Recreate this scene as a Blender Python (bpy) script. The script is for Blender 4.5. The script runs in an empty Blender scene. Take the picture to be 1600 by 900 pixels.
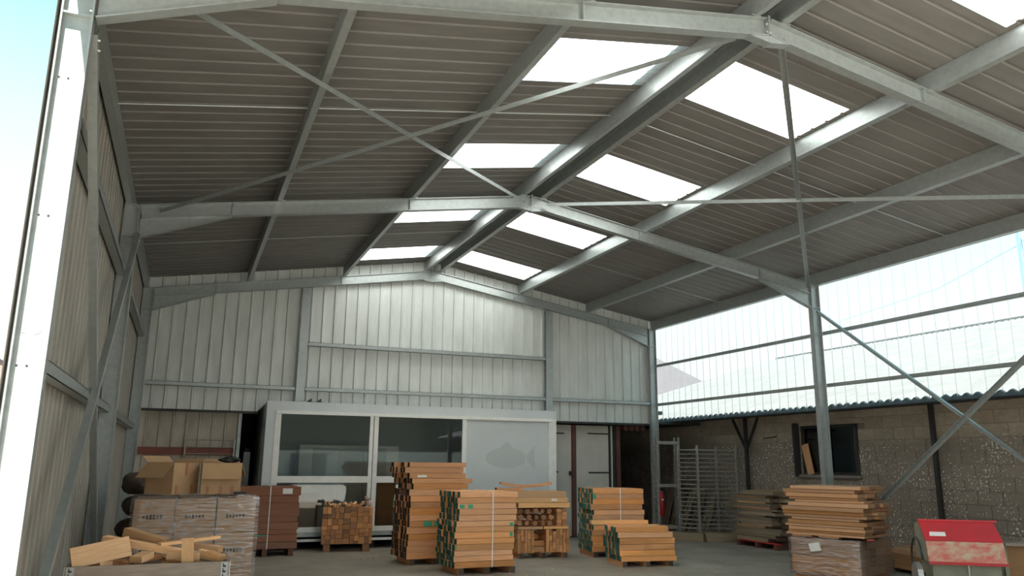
import bpy, math, random
from mathutils import Vector, Matrix
random.seed(7)
sc = bpy.context.scene
COL = sc.collection
# ------------------------------------------------------------------ camera
yaw, pitch, roll, FPX = .389, .219, .0096, 1223.7
fw = Vector((math.sin(yaw)*math.cos(pitch), math.cos(yaw)*math.cos(pitch), math.sin(pitch)))
r0 = Vector((math.cos(yaw), -math.sin(yaw), 0)); u0 = r0.cross(fw)
cr, sr = math.cos(roll), math.sin(roll)
rr = cr*r0 + sr*u0; uu = -sr*r0 + cr*u0
cd = bpy.data.cameras.new('camera'); cam = bpy.data.objects.new('camera', cd); COL.objects.link(cam)
cam.matrix_world = Matrix(((rr.x, uu.x, -fw.x, .7577), (rr.y, uu.y, -fw.y, 0), (rr.z, uu.z, -fw.z, 1.6), (0, 0, 0, 1)))
cd.sensor_width = 36; cd.lens = 36*FPX/1600; cd.clip_end = 500
sc.camera = cam
# ------------------------------------------------------------------ world, sun, exposure
w = bpy.data.worlds.new('sky'); sc.world = w; w.use_nodes = True
nt = w.node_tree; nt.nodes.clear()
tc = nt.nodes.new('ShaderNodeTexCoord'); sx = nt.nodes.new('ShaderNodeSeparateXYZ')
rp = nt.nodes.new('ShaderNodeValToRGB'); bg = nt.nodes.new('ShaderNodeBackground'); wo = nt.nodes.new('ShaderNodeOutputWorld')
nt.links.new(tc.outputs['Generated'], sx.inputs[0]); nt.links.new(sx.outputs['Z'], rp.inputs[0])
nt.links.new(rp.outputs[0], bg.inputs[0]); nt.links.new(bg.outputs[0], wo.inputs[0])
el = rp.color_ramp.elements
el[0].position = 0; el[0].color = (1, 1, 1, 1)
el[1].position = .2; el[1].color = (.86, .98, 1, 1)
for p, c in ((.36, (.66, .93, .98, 1)), (.52, (.33, .74, .86, 1)), (1, (.2, .55, .78, 1))):
    e = el.new(p); e.color = c
bg.inputs[1].default_value = .86
sd = bpy.data.lights.new('sun', 'SUN'); so = bpy.data.objects.new('sun', sd); COL.objects.link(so)
sd.energy = 16; sd.angle = .01; sd.color = (1, .97, .92)
so.rotation_euler = Vector((.18, .417, -.891)).to_track_quat('-Z', 'Y').to_euler()
so.location = (-20, -20, 30)
sc.view_settings.view_transform = 'Standard'; sc.view_settings.look = 'None'
sc.view_settings.gamma = 1; sc.view_settings.use_curve_mapping = False
sc.view_settings.exposure = .65

# ------------------------------------------------------------------ materials
MATS = {}
def mat(name, col, rough=.6, metal=0., noise=None, ramp=None, bump=0., rnd=0., spec=.5, coords='Object', scale=(1, 1, 1), detail=5):
    """principled with optional noise mix between col and ramp colour, optional per-object value variation"""
    m = bpy.data.materials.new(name); m.use_nodes = True; n = m.node_tree.nodes; l = m.node_tree.links
    b = n['Principled BSDF']; b.inputs['Roughness'].default_value = rough; b.inputs['Metallic'].default_value = metal
    b.inputs['Specular IOR Level'].default_value = spec
    b.inputs['Base Color'].default_value = (*col, 1)
    src = None
    if noise:
        t = n.new('ShaderNodeTexCoord'); mp = n.new('ShaderNodeMapping'); mp.inputs['Scale'].default_value = scale
        l.new(t.outputs[coords], mp.inputs[0])
        if rnd:
            oi0 = n.new('ShaderNodeObjectInfo'); vm = n.new('ShaderNodeVectorMath'); vm.operation = 'SCALE'
            vm.inputs[0].default_value = (17, 31, 23); l.new(oi0.outputs['Random'], vm.inputs['Scale'])
            l.new(vm.outputs[0], mp.inputs['Location'])
        nz = n.new('ShaderNodeTexNoise'); nz.inputs['Scale'].default_value = noise; nz.inputs['Detail'].default_value = detail
        nz.inputs['Roughness'].default_value = .6
        l.new(mp.outputs[0], nz.inputs['Vector'])
        cr_ = n.new('ShaderNodeValToRGB'); cr_.color_ramp.elements[0].color = (*col, 1); cr_.color_ramp.elements[1].color = (*(ramp or col), 1)
        cr_.color_ramp.elements[0].position = .35; cr_.color_ramp.elements[1].position = .65
        l.new(nz.outputs['Fac'], cr_.inputs[0]); src = cr_.outputs[0]
        if bump:
            bp = n.new('ShaderNodeBump'); bp.inputs['Strength'].default_value = bump; bp.inputs['Distance'].default_value = .01
            l.new(nz.outputs['Fac'], bp.inputs['Height']); l.new(bp.outputs[0], b.inputs['Normal'])
    if rnd:
        oi = n.new('ShaderNodeObjectInfo'); mr = n.new('ShaderNodeMapRange')
        mr.inputs['To Min'].default_value = 1-rnd; mr.inputs['To Max'].default_value = 1+rnd
        l.new(oi.outputs['Random'], mr.inputs[0])
        hs = n.new('ShaderNodeHueSaturation'); hs.inputs['Color'].default_value = (*col, 1)
        if src: l.new(src, hs.inputs['Color'])
        l.new(mr.outputs[0], hs.inputs['Value']); src = hs.outputs[0]
    if src: l.new(src, b.inputs['Base Color'])
    MATS[name] = m; return m
galv = mat('galvanised_steel', (.31, .335, .325), .36, .45, 14, (.37, .395, .385), .01)
galv_d = mat('weathered_galvanised_steel', (.30, .33, .33), .45, .5, 7, (.42, .45, .44))
bolt_m = mat('bolt_zinc', (.5, .5, .48), .35, .8)
dark = mat('dark_hole', (.02, .02, .022), .8)
roof_m = mat('coated_roof_sheet', (.188, .176, .162), .6, 0, 3, (.158, .147, .135), scale=(.6, 3, 1))
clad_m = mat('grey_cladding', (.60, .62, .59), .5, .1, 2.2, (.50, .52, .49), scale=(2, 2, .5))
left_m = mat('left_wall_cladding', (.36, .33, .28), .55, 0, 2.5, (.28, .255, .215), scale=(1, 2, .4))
beige_m = mat('aged_beige_cladding', (.50, .45, .37), .6, 0, 3, (.40, .34, .27), scale=(2, 2, .6))
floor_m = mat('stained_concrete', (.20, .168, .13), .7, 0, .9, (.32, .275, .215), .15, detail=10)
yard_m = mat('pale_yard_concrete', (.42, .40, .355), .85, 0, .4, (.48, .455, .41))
white_m = mat('white_frame', (.80, .80, .76), .4, 0, 8, (.74, .73, .68))
cab_m = mat('grey_cabin_panel', (.60, .63, .63), .45, 0, 1.5, (.56, .59, .59))
cab_d = mat('cabin_ghost_stain', (.50, .53, .52), .6)
door_m = mat('off_white_door', (.56, .53, .47), .6, 0, 2, (.48, .45, .40))
black_m = mat('black_iron', (.03, .028, .026), .6, .2)
rust_m = mat('red_brown_iron', (.14, .05, .035), .7, 0, 6, (.09, .04, .03))
redwood = mat('red_painted_board', (.26, .075, .05), .7, 0, 8, (.18, .07, .05))
rack_m = mat('grey_rack_metal', (.42, .39, .34), .5, .4, 14, (.30, .28, .25))
red_m = mat('red_enamel', (.62, .025, .03), .45, 0, 4, (.50, .03, .035))
ext_m = mat('extinguisher_red', (.45, .015, .02), .35)
sand_m = mat('worn_sand_paint', (.55, .45, .32), .7, 0, 3.2, (.62, .12, .09), scale=(1, 4, 4))
mach_m = mat('machine_green_grey', (.23, .23, .17), .6, 0, 4, (.33, .31, .22))
paper_m = mat('white_paper', (.82, .80, .74), .8)
strap_m = mat('white_strap', (.82, .80, .74), .5)
card_m = mat('cardboard', (.47, .29, .15), .85, 0, 3, (.41, .25, .13))
card_d = mat('cardboard_inside', (.36, .21, .10), .9)
tape_m = mat('red_brown_tape', (.36, .14, .07), .5)
ink_m = mat('faded_black_ink', (.06, .05, .045), .8)
carton_m = mat('wrapped_carton', (.56, .33, .175), .6, 0, 5, (.48, .28, .15))
sack_m = mat('dark_brown_sack', (.07, .05, .038), .9, 0, 12, (.11, .08, .06), .4)
pal_m = mat('grey_weathered_wood', (.24, .19, .16), .8, 0, 6, (.32, .25, .2), scale=(1, 6, 6))
hose_m = mat('black_hose', (.03, .03, .03), .5)
tile_m = mat('distant_tiles', (.06, .052, .055), .8, 0, 2, (.075, .062, .063))
fibre_m = mat('fibre_cement_roof', (.10, .10, .094), .8, 0, 2, (.125, .125, .116))
teal_m = mat('blue_grey_pole', (.22, .36, .5), .6)
plywood = mat('brown_plywood', (.33, .16, .06), .6, 0, 3, (.27, .13, .05), scale=(1, 1, 6))
dark_int_m = mat('dark_interior', (.05, .05, .048), .9)  # one even near-black for rear room walls, a jamb and far house windows
green_paint = mat('green_marking_paint', (.05, .36, .20), .7)
white_m2 = mat('white_marking_paint', (.85, .86, .84), .6)
def wood(name, c1, c2, end, end2, rnd=.3):
    m1 = mat(name, c1, .7, 0, 3.2, c2, .05, rnd, scale=(1.2, 6, 6)); n = m1.node_tree.nodes; l = m1.node_tree.links
    rm_ = next(q for q in n if q.type == 'VALTORGB').color_ramp; e_ = rm_.elements.new(.74); e_.color = (*[q*.55 for q in c2], 1)
    hs = next(q for q in n if q.type == 'HUE_SAT'); oi = next(q for q in n if q.type == 'OBJECT_INFO')
    mu = n.new('ShaderNodeMath'); mu.operation = 'MULTIPLY'; mu.inputs[1].default_value = 7.31; fr_ = n.new('ShaderNodeMath'); fr_.operation = 'FRACT'
    sr_ = n.new('ShaderNodeMapRange'); sr_.inputs['To Min'].default_value = .92; sr_.inputs['To Max'].default_value = 1.12
    l.new(oi.outputs['Random'], mu.inputs[0]); l.new(mu.outputs[0], fr_.inputs[0]); l.new(fr_.outputs[0], sr_.inputs[0]); l.new(sr_.outputs[0], hs.inputs['Saturation'])
    return (m1, mat(name+'_end', end, .85, 0, 2.5, end2, 0, .35, scale=(5, 5, 5)))
W_OR = wood('orange_sawn_timber', (.80, .40, .18), (.60, .27, .115), (.03, .20, .15), (.05, .10, .075))
W_DK = wood('orange_timber_dark_end', (.80, .40, .18), (.60, .27, .115), (.06, .045, .035), (.10, .06, .04))
W_RB = wood('red_brown_timber', (.31, .135, .075), (.24, .10, .06), (.16, .07, .04), (.12, .06, .04), .1)
W_YL = wood('yellow_pine_block', (.66, .34, .15), (.52, .24, .10), (.64, .31, .13), (.48, .21, .085))
W_PL = wood('pale_offcut', (.82, .48, .24), (.70, .38, .175), (.66, .36, .16), (.52, .27, .12))
W_BD = wood('brown_board', (.52, .28, .135), (.40, .20, .09), (.38, .2, .1), (.3, .15, .08))
W_SC = wood('old_scrap_wood', (.20, .155, .105), (.30, .23, .15), (.26, .19, .12), (.15, .11, .08), .3)

def mixmat(name):
    m = bpy.data.materials.new(name); m.use_nodes = True; n = m.node_tree.nodes; l = m.node_tree.links
    n.remove(n['Principled BSDF']); return m, n, l, n['Material Output']
# clear corrugated sheet: mostly see-through, a little scatter and gloss
m, n, l, o = mixmat('clear_corrugated_sheet'); poly_m = m
tr = n.new('ShaderNodeBsdfTransparent'); tr.inputs[0].default_value = (.90, .95, .97, 1)
tl = n.new('ShaderNodeBsdfTranslucent'); tl.inputs[0].default_value = (.86, .93, .95, 1)
gl = n.new('ShaderNodeBsdfGlossy'); gl.inputs['Roughness'].default_value = .25
mx = n.new('ShaderNodeMixShader'); mx.inputs[0].default_value = .10
fr = n.new('ShaderNodeFresnel'); fr.inputs[0].default_value = 1.35
mx2 = n.new('ShaderNodeMixShader')
l.new(tr.outputs[0], mx.inputs[1]); l.new(tl.outputs[0], mx.inputs[2]); l.new(fr.outputs[0], mx2.inputs[0])
l.new(mx.outputs[0], mx2.inputs[1]); l.new(gl.outputs[0], mx2.inputs[2]); l.new(mx2.outputs[0], o.inputs[0])
# milky rooflight sheet
m, n, l, o = mixmat('milky_rooflight_sheet'); sky_m = m
tl = n.new('ShaderNodeBsdfTranslucent'); tl.inputs[0].default_value = (.93, .94, .93, 1)
df = n.new('ShaderNodeBsdfDiffuse'); df.inputs[0].default_value = (.85, .86, .86, 1)
mx = n.new('ShaderNodeMixShader'); mx.inputs[0].default_value = .12
l.new(tl.outputs[0], mx.inputs[1]); l.new(df.outputs[0], mx.inputs[2]); l.new(mx.outputs[0], o.inputs[0])
# window glass
m, n, l, o = mixmat('window_glass'); glass_m = m
tr = n.new('ShaderNodeBsdfTransparent'); tr.inputs[0].default_value = (.80, .82, .80, 1)
gl = n.new('ShaderNodeBsdfGlossy'); gl.inputs['Roughness'].default_value = .02
fr = n.new('ShaderNodeFresnel'); fr.inputs[0].default_value = 1.6
mx = n.new('ShaderNodeMixShader'); l.new(fr.outputs[0], mx.inputs[0]); l.new(tr.outputs[0], mx.inputs[1]); l.new(gl.outputs[0], mx.inputs[2]); l.new(mx.outputs[0], o.inputs[0])
# stretch film: clear, wrinkled, shiny
m, n, l, o = mixmat('stretch_film'); film_m = m
t = n.new('ShaderNodeTexCoord'); mp = n.new('ShaderNodeMapping'); mp.inputs['Scale'].default_value = (1.5, 1.5, 9); l.new(t.outputs['Object'], mp.inputs[0])
nz = n.new('ShaderNodeTexNoise'); nz.inputs['Scale'].default_value = 5; nz.inputs['Detail'].default_value = 6; l.new(mp.outputs[0], nz.inputs['Vector'])
bp = n.new('ShaderNodeBump'); bp.inputs['Strength'].default_value = .9; bp.inputs['Distance'].default_value = .03; l.new(nz.outputs[0], bp.inputs['Height'])
tr = n.new('ShaderNodeBsdfTransparent'); tr.inputs[0].default_value = (.95, .95, .95, 1)
gl = n.new('ShaderNodeBsdfGlossy'); gl.inputs['Roughness'].default_value = .22; gl.inputs[0].default_value = (.9, .9, .95, 1); l.new(bp.outputs[0], gl.inputs['Normal'])
df = n.new('ShaderNodeBsdfDiffuse'); df.inputs[0].default_value = (.78, .72, .66, 1); l.new(bp.outputs[0], df.inputs['Normal'])
ma = n.new('ShaderNodeMixShader'); ma.inputs[0].default_value = .12; l.new(gl.outputs[0], ma.inputs[1]); l.new(df.outputs[0], ma.inputs[2])
mx = n.new('ShaderNodeMixShader'); cr2 = n.new('ShaderNodeMapRange'); cr2.inputs['From Min'].default_value = .35; cr2.inputs['From Max'].default_value = .7
cr2.inputs['To Min'].default_value = .02; cr2.inputs['To Max'].default_value = .5
l.new(nz.outputs[0], cr2.inputs[0]); l.new(cr2.outputs[0], mx.inputs[0]); l.new(tr.outputs[0], mx.inputs[1]); l.new(ma.outputs[0], mx.inputs[2]); l.new(mx.outputs[0], o.inputs[0])
# concrete block: tan grey with flakes of white below
def blockmat():
    m = mat('concrete_block', (.40, .33, .25), .9, 0, 3, (.32, .265, .20), .3, .12, coords='Object')
    n = m.node_tree.nodes; l = m.node_tree.links; b = n['Principled BSDF']
    prev = b.inputs['Base Color'].links[0].from_socket
    g = n.new('ShaderNodeNewGeometry')
    v = n.new('ShaderNodeTexNoise'); v.inputs['Scale'].default_value = 30; v.inputs['Detail'].default_value = 3; v.inputs['Roughness'].default_value = .55
    l.new(g.outputs['Position'], v.inputs['Vector'])
    big = n.new('ShaderNodeTexNoise'); big.inputs['Scale'].default_value = 1.3; big.inputs['Detail'].default_value = 4; l.new(g.outputs['Position'], big.inputs['Vector'])
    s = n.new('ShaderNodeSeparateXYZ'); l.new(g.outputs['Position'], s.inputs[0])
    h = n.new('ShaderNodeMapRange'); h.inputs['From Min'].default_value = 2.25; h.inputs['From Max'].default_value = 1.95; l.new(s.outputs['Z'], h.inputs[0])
    fx = n.new('ShaderNodeMath'); fx.operation = 'MULTIPLY_ADD'; fx.inputs[1].default_value = .30; l.new(big.outputs[0], fx.inputs[0]); l.new(v.outputs[0], fx.inputs[2])
    th = n.new('ShaderNodeMapRange'); th.inputs['From Min'].default_value = .765; th.inputs['From Max'].default_value = .80; l.new(fx.outputs[0], th.inputs[0])
    mu = n.new('ShaderNodeMath'); mu.operation = 'MULTIPLY'; l.new(th.outputs[0], mu.inputs[0]); l.new(h.outputs[0], mu.inputs[1])
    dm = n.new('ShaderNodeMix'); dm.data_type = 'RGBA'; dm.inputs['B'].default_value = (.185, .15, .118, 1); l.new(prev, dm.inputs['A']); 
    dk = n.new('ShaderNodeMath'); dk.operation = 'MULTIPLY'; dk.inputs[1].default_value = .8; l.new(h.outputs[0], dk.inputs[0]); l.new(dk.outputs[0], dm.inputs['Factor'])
    wm = n.new('ShaderNodeMix'); wm.data_type = 'RGBA'; wm.inputs['B'].default_value = (.72, .69, .62, 1)
    l.new(dm.outputs['Result'], wm.inputs['A']); l.new(mu.outputs[0], wm.inputs['Factor']); l.new(wm.outputs['Result'], b.inputs['Base Color'])
    return m
block_m = blockmat()
mortar_m = mat('mortar', (.20, .17, .135), .95)

# ------------------------------------------------------------------ mesh helpers
WL = {}          # world location of every root
class MB:
    def __init__(s): s.v = []; s.f = []; s.mi = []
    def add(s, vs, fs, k=0):
        b = len(s.v); s.v += [tuple(v) for v in vs]; s.f += [tuple(i+b for i in f) for f in fs]; s.mi += [k]*len(fs); return s
    def box(s, x0, x1, y0, y1, z0, z1, k=0):
        return s.add([(x, y, z) for z in (z0, z1) for y in (y0, y1) for x in (x0, x1)],
                     [(0, 2, 3, 1), (4, 5, 7, 6), (0, 1, 5, 4), (2, 6, 7, 3), (0, 4, 6, 2), (1, 3, 7, 5)], k)
    def bar(s, A, B, wd, ht, up=(0, 0, 1), ou=0, os=0, k=0):
        """box from A to B; wd across, ht along up; ou/os shift of the axis"""
        A = Vector(A); B = Vector(B); d = (B-A).normalized(); up = Vector(up); side = d.cross(up).normalized(); u = side.cross(d)
        vs = []
        for P in (A, B):
            for a, b in ((-1, -1), (1, -1), (1, 1), (-1, 1)):
                vs.append(P + side*(os+a*wd/2) + u*(ou+b*ht/2))
        return s.add(vs, [(0, 1, 2, 3), (7, 6, 5, 4), (0, 4, 5, 1), (1, 5, 6, 2), (2, 6, 7, 3), (3, 7, 4, 0)], k)
    def prism(s, poly, ext, k=0):
        """poly: list of 3d points, ext: extrusion vector"""
        ext = Vector(ext); n_ = len(poly); a = [Vector(p) for p in poly]; b = [p+ext for p in a]
        fs = [tuple(range(n_)), tuple(range(2*n_-1, n_-1, -1))] + [(i, i+n_, (i+1) % n_+n_, (i+1) % n_) for i in range(n_)]
        return s.add(a+b, fs, k)
    def tube(s, pts, r, seg=8, k=0):
        pts = [Vector(p) for p in pts]; vs = []; fs = []
        rs = r if isinstance(r, (list, tuple)) else [r]*len(pts)
        for i, p in enumerate(pts):
            d = (pts[min(i+1, len(pts)-1)]-pts[max(i-1, 0)]).normalized()
            ref = Vector((0, 0, 1)) if abs(d.z) < .9 else Vector((1, 0, 0))
            a = d.cross(ref).normalized(); b = a.cross(d)
            for j in range(seg):
                t_ = 2*math.pi*j/seg; vs.append(p+(a*math.cos(t_)+b*math.sin(t_))*rs[i])
        for i in range(len(pts)-1):
            for j in range(seg): fs.append((i*seg+j, i*seg+(j+1) % seg, (i+1)*seg+(j+1) % seg, (i+1)*seg+j))
        fs.append(tuple(range(seg-1, -1, -1))); fs.append(tuple((len(pts)-1)*seg+j for j in range(seg)))
        return s.add(vs, fs, k)
    def disc(s, c, nrm, r, h, seg=10, k=0):
        c = Vector(c); return s.tube([c, c+Vector(nrm).normalized()*h], r, seg, k)
    def build(s, name, mats, parent=None, smooth=False):
        me = bpy.data.meshes.new(name)
        L = WL[parent] if parent else None
        if L is None:
            c = sum((Vector(v) for v in s.v), Vector())/len(s.v); L = Vector((c.x, c.y, min(v[2] for v in s.v)))
        me.from_pydata([Vector(v)-L for v in s.v], [], s.f)
        for m_ in (mats if isinstance(mats, (list, tuple)) else [mats]): me.materials.append(m_)
        for p, k in zip(me.polygons, s.mi): p.material_index = k; p.use_smooth = smooth
        me.update()
        o = bpy.data.objects.new(name, me); COL.objects.link(o)
        if parent: o.parent = parent; WL[o] = L
        else: o.location = L; WL[o] = L
        return o
def fixn(o):
    import bmesh
    b = bmesh.new(); b.from_mesh(o.data); bmesh.ops.recalc_face_normals(b, faces=b.faces); b.to_mesh(o.data); b.free(); return o
def tag(o, label, cat, group=None):
    o['label'] = label; o['category'] = cat
    if group: o['group'] = group
    return o
def thing(name, loc, label, cat, group=None):
    o = bpy.data.objects.new(name, None); COL.objects.link(o); o.location = loc; o.empty_display_size = .2
    WL[o] = Vector(loc); return tag(o, label, cat, group)
def struct(o, label=None):
    o['kind'] = 'structure'
    if label: o['label'] = label
    return o
def sroot(name, loc, label=None):
    o = bpy.data.objects.new(name, None); COL.objects.link(o); o.location = loc; WL[o] = Vector(loc); return struct(o, label)
# shared timber meshes: unit box along X, end faces in slot 1
TM = {}
def tmesh(pair, k):
    key = (pair[0].name, pair[1].name, k)
    if key not in TM:
        rg = random.Random(k*77+5); j = lambda: rg.uniform(-.025, .025)
        vs = [(x, y+j(), z+j()) for z in (-.5, .5) for y in (-.5, .5) for x in (-.5, .5)]
        me = bpy.data.meshes.new('timber'); me.from_pydata(vs, [], [(0, 2, 3, 1), (4, 5, 7, 6), (0, 1, 5, 4), (2, 6, 7, 3), (0, 4, 6, 2), (1, 3, 7, 5)])
        me.materials.append(pair[0]); me.materials.append(pair[1])
        me.polygons[4].material_index = 1; me.polygons[5].material_index = 1
        TM[key] = me
    return TM[key]
def timber(name, pair, c, dims, rot=(0, 0, 0), parent=None, k=None):
    o = bpy.data.objects.new(name, tmesh(pair, random.randrange(4) if k is None else k)); COL.objects.link(o)
    o.scale = dims; o.rotation_euler = rot
    o.location = Vector(c)-(WL[parent] if parent else Vector())
    if parent: o.parent = parent
    return o
def timberAB(name, pair, A, B, wd, th, up=(0, 0, 1), parent=None):
    A = Vector(A); B = Vector(B); d = (B-A).normalized(); side = d.cross(Vector(up)).normalized(); u = side.cross(d)
    R = Matrix((d, -side, u)).transposed()
    return timber(name, pair, (A+B)/2, ((B-A).length, wd, th), R.to_euler(), parent)

# ------------------------------------------------------------------ building constants
W = 10.674; S = .163; AP = W/2
YF = [-.30, 5.06, 10.39, 15.64]      # near edge of each frame's flange
zs = lambda x: 4.93+S*min(x, W-x)    # underside of roof sheet
zb = lambda x: 4.5245+S*min(x, W-x)  # underside of rafter
PITCH = .23; SW = .92; YS0 = 6.07

# ------------------------------------------------------------------ setting: ground, floor
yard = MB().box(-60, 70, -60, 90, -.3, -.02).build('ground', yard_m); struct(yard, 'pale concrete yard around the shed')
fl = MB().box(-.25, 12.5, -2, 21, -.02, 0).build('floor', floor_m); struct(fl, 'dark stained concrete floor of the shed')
# roof
ceil = sroot('ceiling', (AP, 7.7, 4.9), 'ribbed metal roof underside with bright rooflights')
def sheet_profile(w_, rib=.05, top=.03, h=.013):
    pts = [(0., 0.)]; k = int(round(w_/PITCH))
    for i in range(k):
        c = (i+.5)*PITCH; pts += [(c-rib/2, 0), (c-top/2, h), (c+top/2, h), (c+rib/2, 0)]
    pts.append((w_, 0)); return pts
def roof_sheet(name, y0, wd, xa, xb, m_, lift=0):
    b = MB(); pr = sheet_profile(SW); vs = []
    pr = [p for p in pr if p[0] <= wd+1e-6]
    if pr[-1][0] < wd-.001: pr.append((wd, 0))
    for (u, h) in pr:
        for x in (xa, xb):
            vs.append((x, y0+u, 4.93+S*(x if xa < AP-.01 and xb < AP+.01 else W-x)+h+lift))
    fs = [(2*i, 2*i+1, 2*i+3, 2*i+2) for i in range(len(pr)-1)]
    b.add(vs, fs); o_ = b.build(name, m_, ceil); return o_
k = -7
while True:
    y0 = YS0+SW*k
    if y0 > 15.8: break
    wd = min(SW, 15.92-y0)
    if k % 3 == 0:
        for xa, xb in ((-.21, 3.52), (W-3.38, W+.30)): roof_sheet('roof_sheet', y0, wd, xa, xb, roof_m)
        for xa, xb in ((3.50, AP-.03), (AP+.03, W-3.36)): roof_sheet('rooflight', y0, wd, xa, xb, sky_m, .004)
    else:
        for xa, xb in ((-.21, AP-.03), (AP+.03, W+.30)): roof_sheet('roof_sheet', y0, wd, xa, xb, roof_m)
    k += 1
rc = MB()
for s_ in (-1, 1):
    rc.bar((AP, -.4, zs(AP)+.06), (AP, 15.92, zs(AP)+.06), .02, .02)
    rc.add([(AP, -.4, zs(AP)+.075), (AP, 15.92, zs(AP)+.075), (AP+s_*.3, 15.92, zs(AP-.3)+.07), (AP+s_*.3, -.4, zs(AP-.3)+.07)], [(0, 1, 2, 3)])
rc.build('ridge_cap', galv_d, ceil)

# walls with trapezoidal sheets
def clad_sheet(par, name, m_, axis, fixed, a0, wd, zlo, zhi, out, rib=.05, top=.025, h=.03):
    """vertical ribbed sheet; axis 'x' or 'y' runs along the wall; out = sign of the rib direction; zlo/zhi functions"""
    vs = []; pr = [p for p in sheet_profile(SW, rib, top, h) if p[0] <= wd+1e-6]
    if pr[-1][0] < wd-.001: pr.append((wd, 0))
    # split at the ridge so that the gable line stays straight
    for (u, hh) in pr:
        a = a0+u
        for z in (zlo(a), zhi(a)):
            vs.append((a, fixed+out*hh, z) if axis == 'x' else (fixed+out*hh, a, z))
    fs = [(2*i, 2*i+1, 2*i+3, 2*i+2) for i in range(len(pr)-1)]
    return MB().add(vs, fs).build(name, m_, par)
wb = sroot('wall_back', (AP, 15.8, 2.5), 'grey ribbed gable cladding with horizontal rails')
a = -.2
while a < W+.18:
    wd = min(SW, W+.19-a)
    lo = (lambda x: 2.70) if 2.0 < a+.4 < 8.2 and a > 1.9 else (lambda x: 2.50)
    if 1.5 < a < 1.9: lo = lambda x: 2.70 if x > 2.02 else 2.50
    if 7.3 < a < 8.2: lo = lambda x: 2.70 if x < 8.2 else 2.50
    clad_sheet(wb, 'cladding_sheet', clad_m, 'x', 15.80, a, wd, lo, lambda x: zs(x)+.01, -1)
    a += SW
MB().box(-.2, 2.02, 15.76, 15.80, 2.455, 2.50).build('drip_flashing', black_m, wb)
MB().box(8.2, W+.19, 15.76, 15.80, 2.455, 2.50).build('drip_flashing', black_m, wb)
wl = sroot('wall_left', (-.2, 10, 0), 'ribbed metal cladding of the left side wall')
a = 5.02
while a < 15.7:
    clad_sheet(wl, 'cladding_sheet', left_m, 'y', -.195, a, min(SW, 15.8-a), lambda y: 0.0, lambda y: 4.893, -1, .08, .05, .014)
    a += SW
wr = sroot('wall_right', (W+.25, 8, 2.6), 'clear corrugated sheets over the right side')
a = -.37
while a < 15.7:
    clad_sheet(wr, 'clear_sheet', poly_m, 'y', W+.262, a, min(SW, 15.8-a), lambda y: 2.535, lambda y: 4.80, 1, .05, .03, .03)
    a += SW

# ------------------------------------------------------------------ steel frames
fname = ['front', 'nearest', 'middle', 'rear']
def column(side, i):
    y = YF[i]+.05; x0, x1 = (-.18, 0) if side == 'left' else (W, W+.18); ins = x1 if side == 'left' else x0
    what = {('left', 0): 'steel column of the frame above the photographer, left side',
            ('right', 0): 'steel column of the frame above the photographer, right side',
            ('left', 1): 'sunlit steel column filling the left edge with bolt holes and a smudge',
            ('right', 1): 'steel column where the right wall brace rises out of view',
            ('left', 2): 'shaded steel column halfway along the left ribbed wall',
            ('right', 2): 'blue-lit steel column standing before the block wall window',
            ('left', 3): 'shaded steel column in the left rear corner by the gable',
            ('right', 3): 'steel column in the right rear corner behind the metal racks'}[(side, i)]
    t_ = thing('steel_column', ((x0+x1)/2, y, 0), what, 'column')
    ztop = 4.70
    MB().box(x0+.012, x1-.012, y-.004, y+.004, .02, ztop).build('web', galv, t_)
    MB().box(x0, x0+.012, y-.05, y+.05, .02, ztop).build('flange', galv, t_)
    MB().box(x1-.012, x1, y-.05, y+.05, .02, ztop).build('flange', galv, t_)
    MB().box(x0-.03, x1+.03, y-.08, y+.08, 0, .02).build('base_plate', galv, t_)
    for z in (4.286, 4.695): MB().box(x0+.012, x1-.012, y-.045, y+.045, z-.006, z+.006).build('stiffener', galv, t_)
    b = MB(); so_ = 1 if side == 'left' else -1
    for z in (4.33, 4.42, 4.52, 4.6, 4.67):
        for yy in (-.03, .03): b.disc((ins-so_*.012, y+yy, z), (-so_, 0, 0), .011, .014, 6)
    b.build('bolts', bolt_m, t_)
    if (side, i) == ('left', 1):
        for z in (3.866, 2.987, 2.104):
            for x in (-.145, -.095): MB().disc((x, y-.0042, z), (0, -1, 0), .007, .001, 10).build('bolt_hole', dark, t_)
        b = MB(); c = Vector((-.085, y-.0046, 2.29)); rg = random.Random(3)
        for sq, (ang, ln, wd) in enumerate(((205, .085, .018), (222, .10, .022), (240, .085, .02), (258, .07, .02), (175, .07, .01), (30, .05, .02))):
            d = Vector((math.cos(math.radians(ang)), 0, math.sin(math.radians(ang)))); p = Vector((-d.z, 0, d.x))
            b.add([q_+Vector((0, -.0003*sq, 0)) for q_ in (c-p*wd*.4, c+d*ln*.5-p*wd*.6, c+d*ln, c+d*ln*.5+p*wd*.6, c+p*wd*.4)], [(0, 1, 2, 3, 4)])
        b.build('smudge', mat('grey_smudge', (.36, .37, .36), .8), t_)
    return t_
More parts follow.
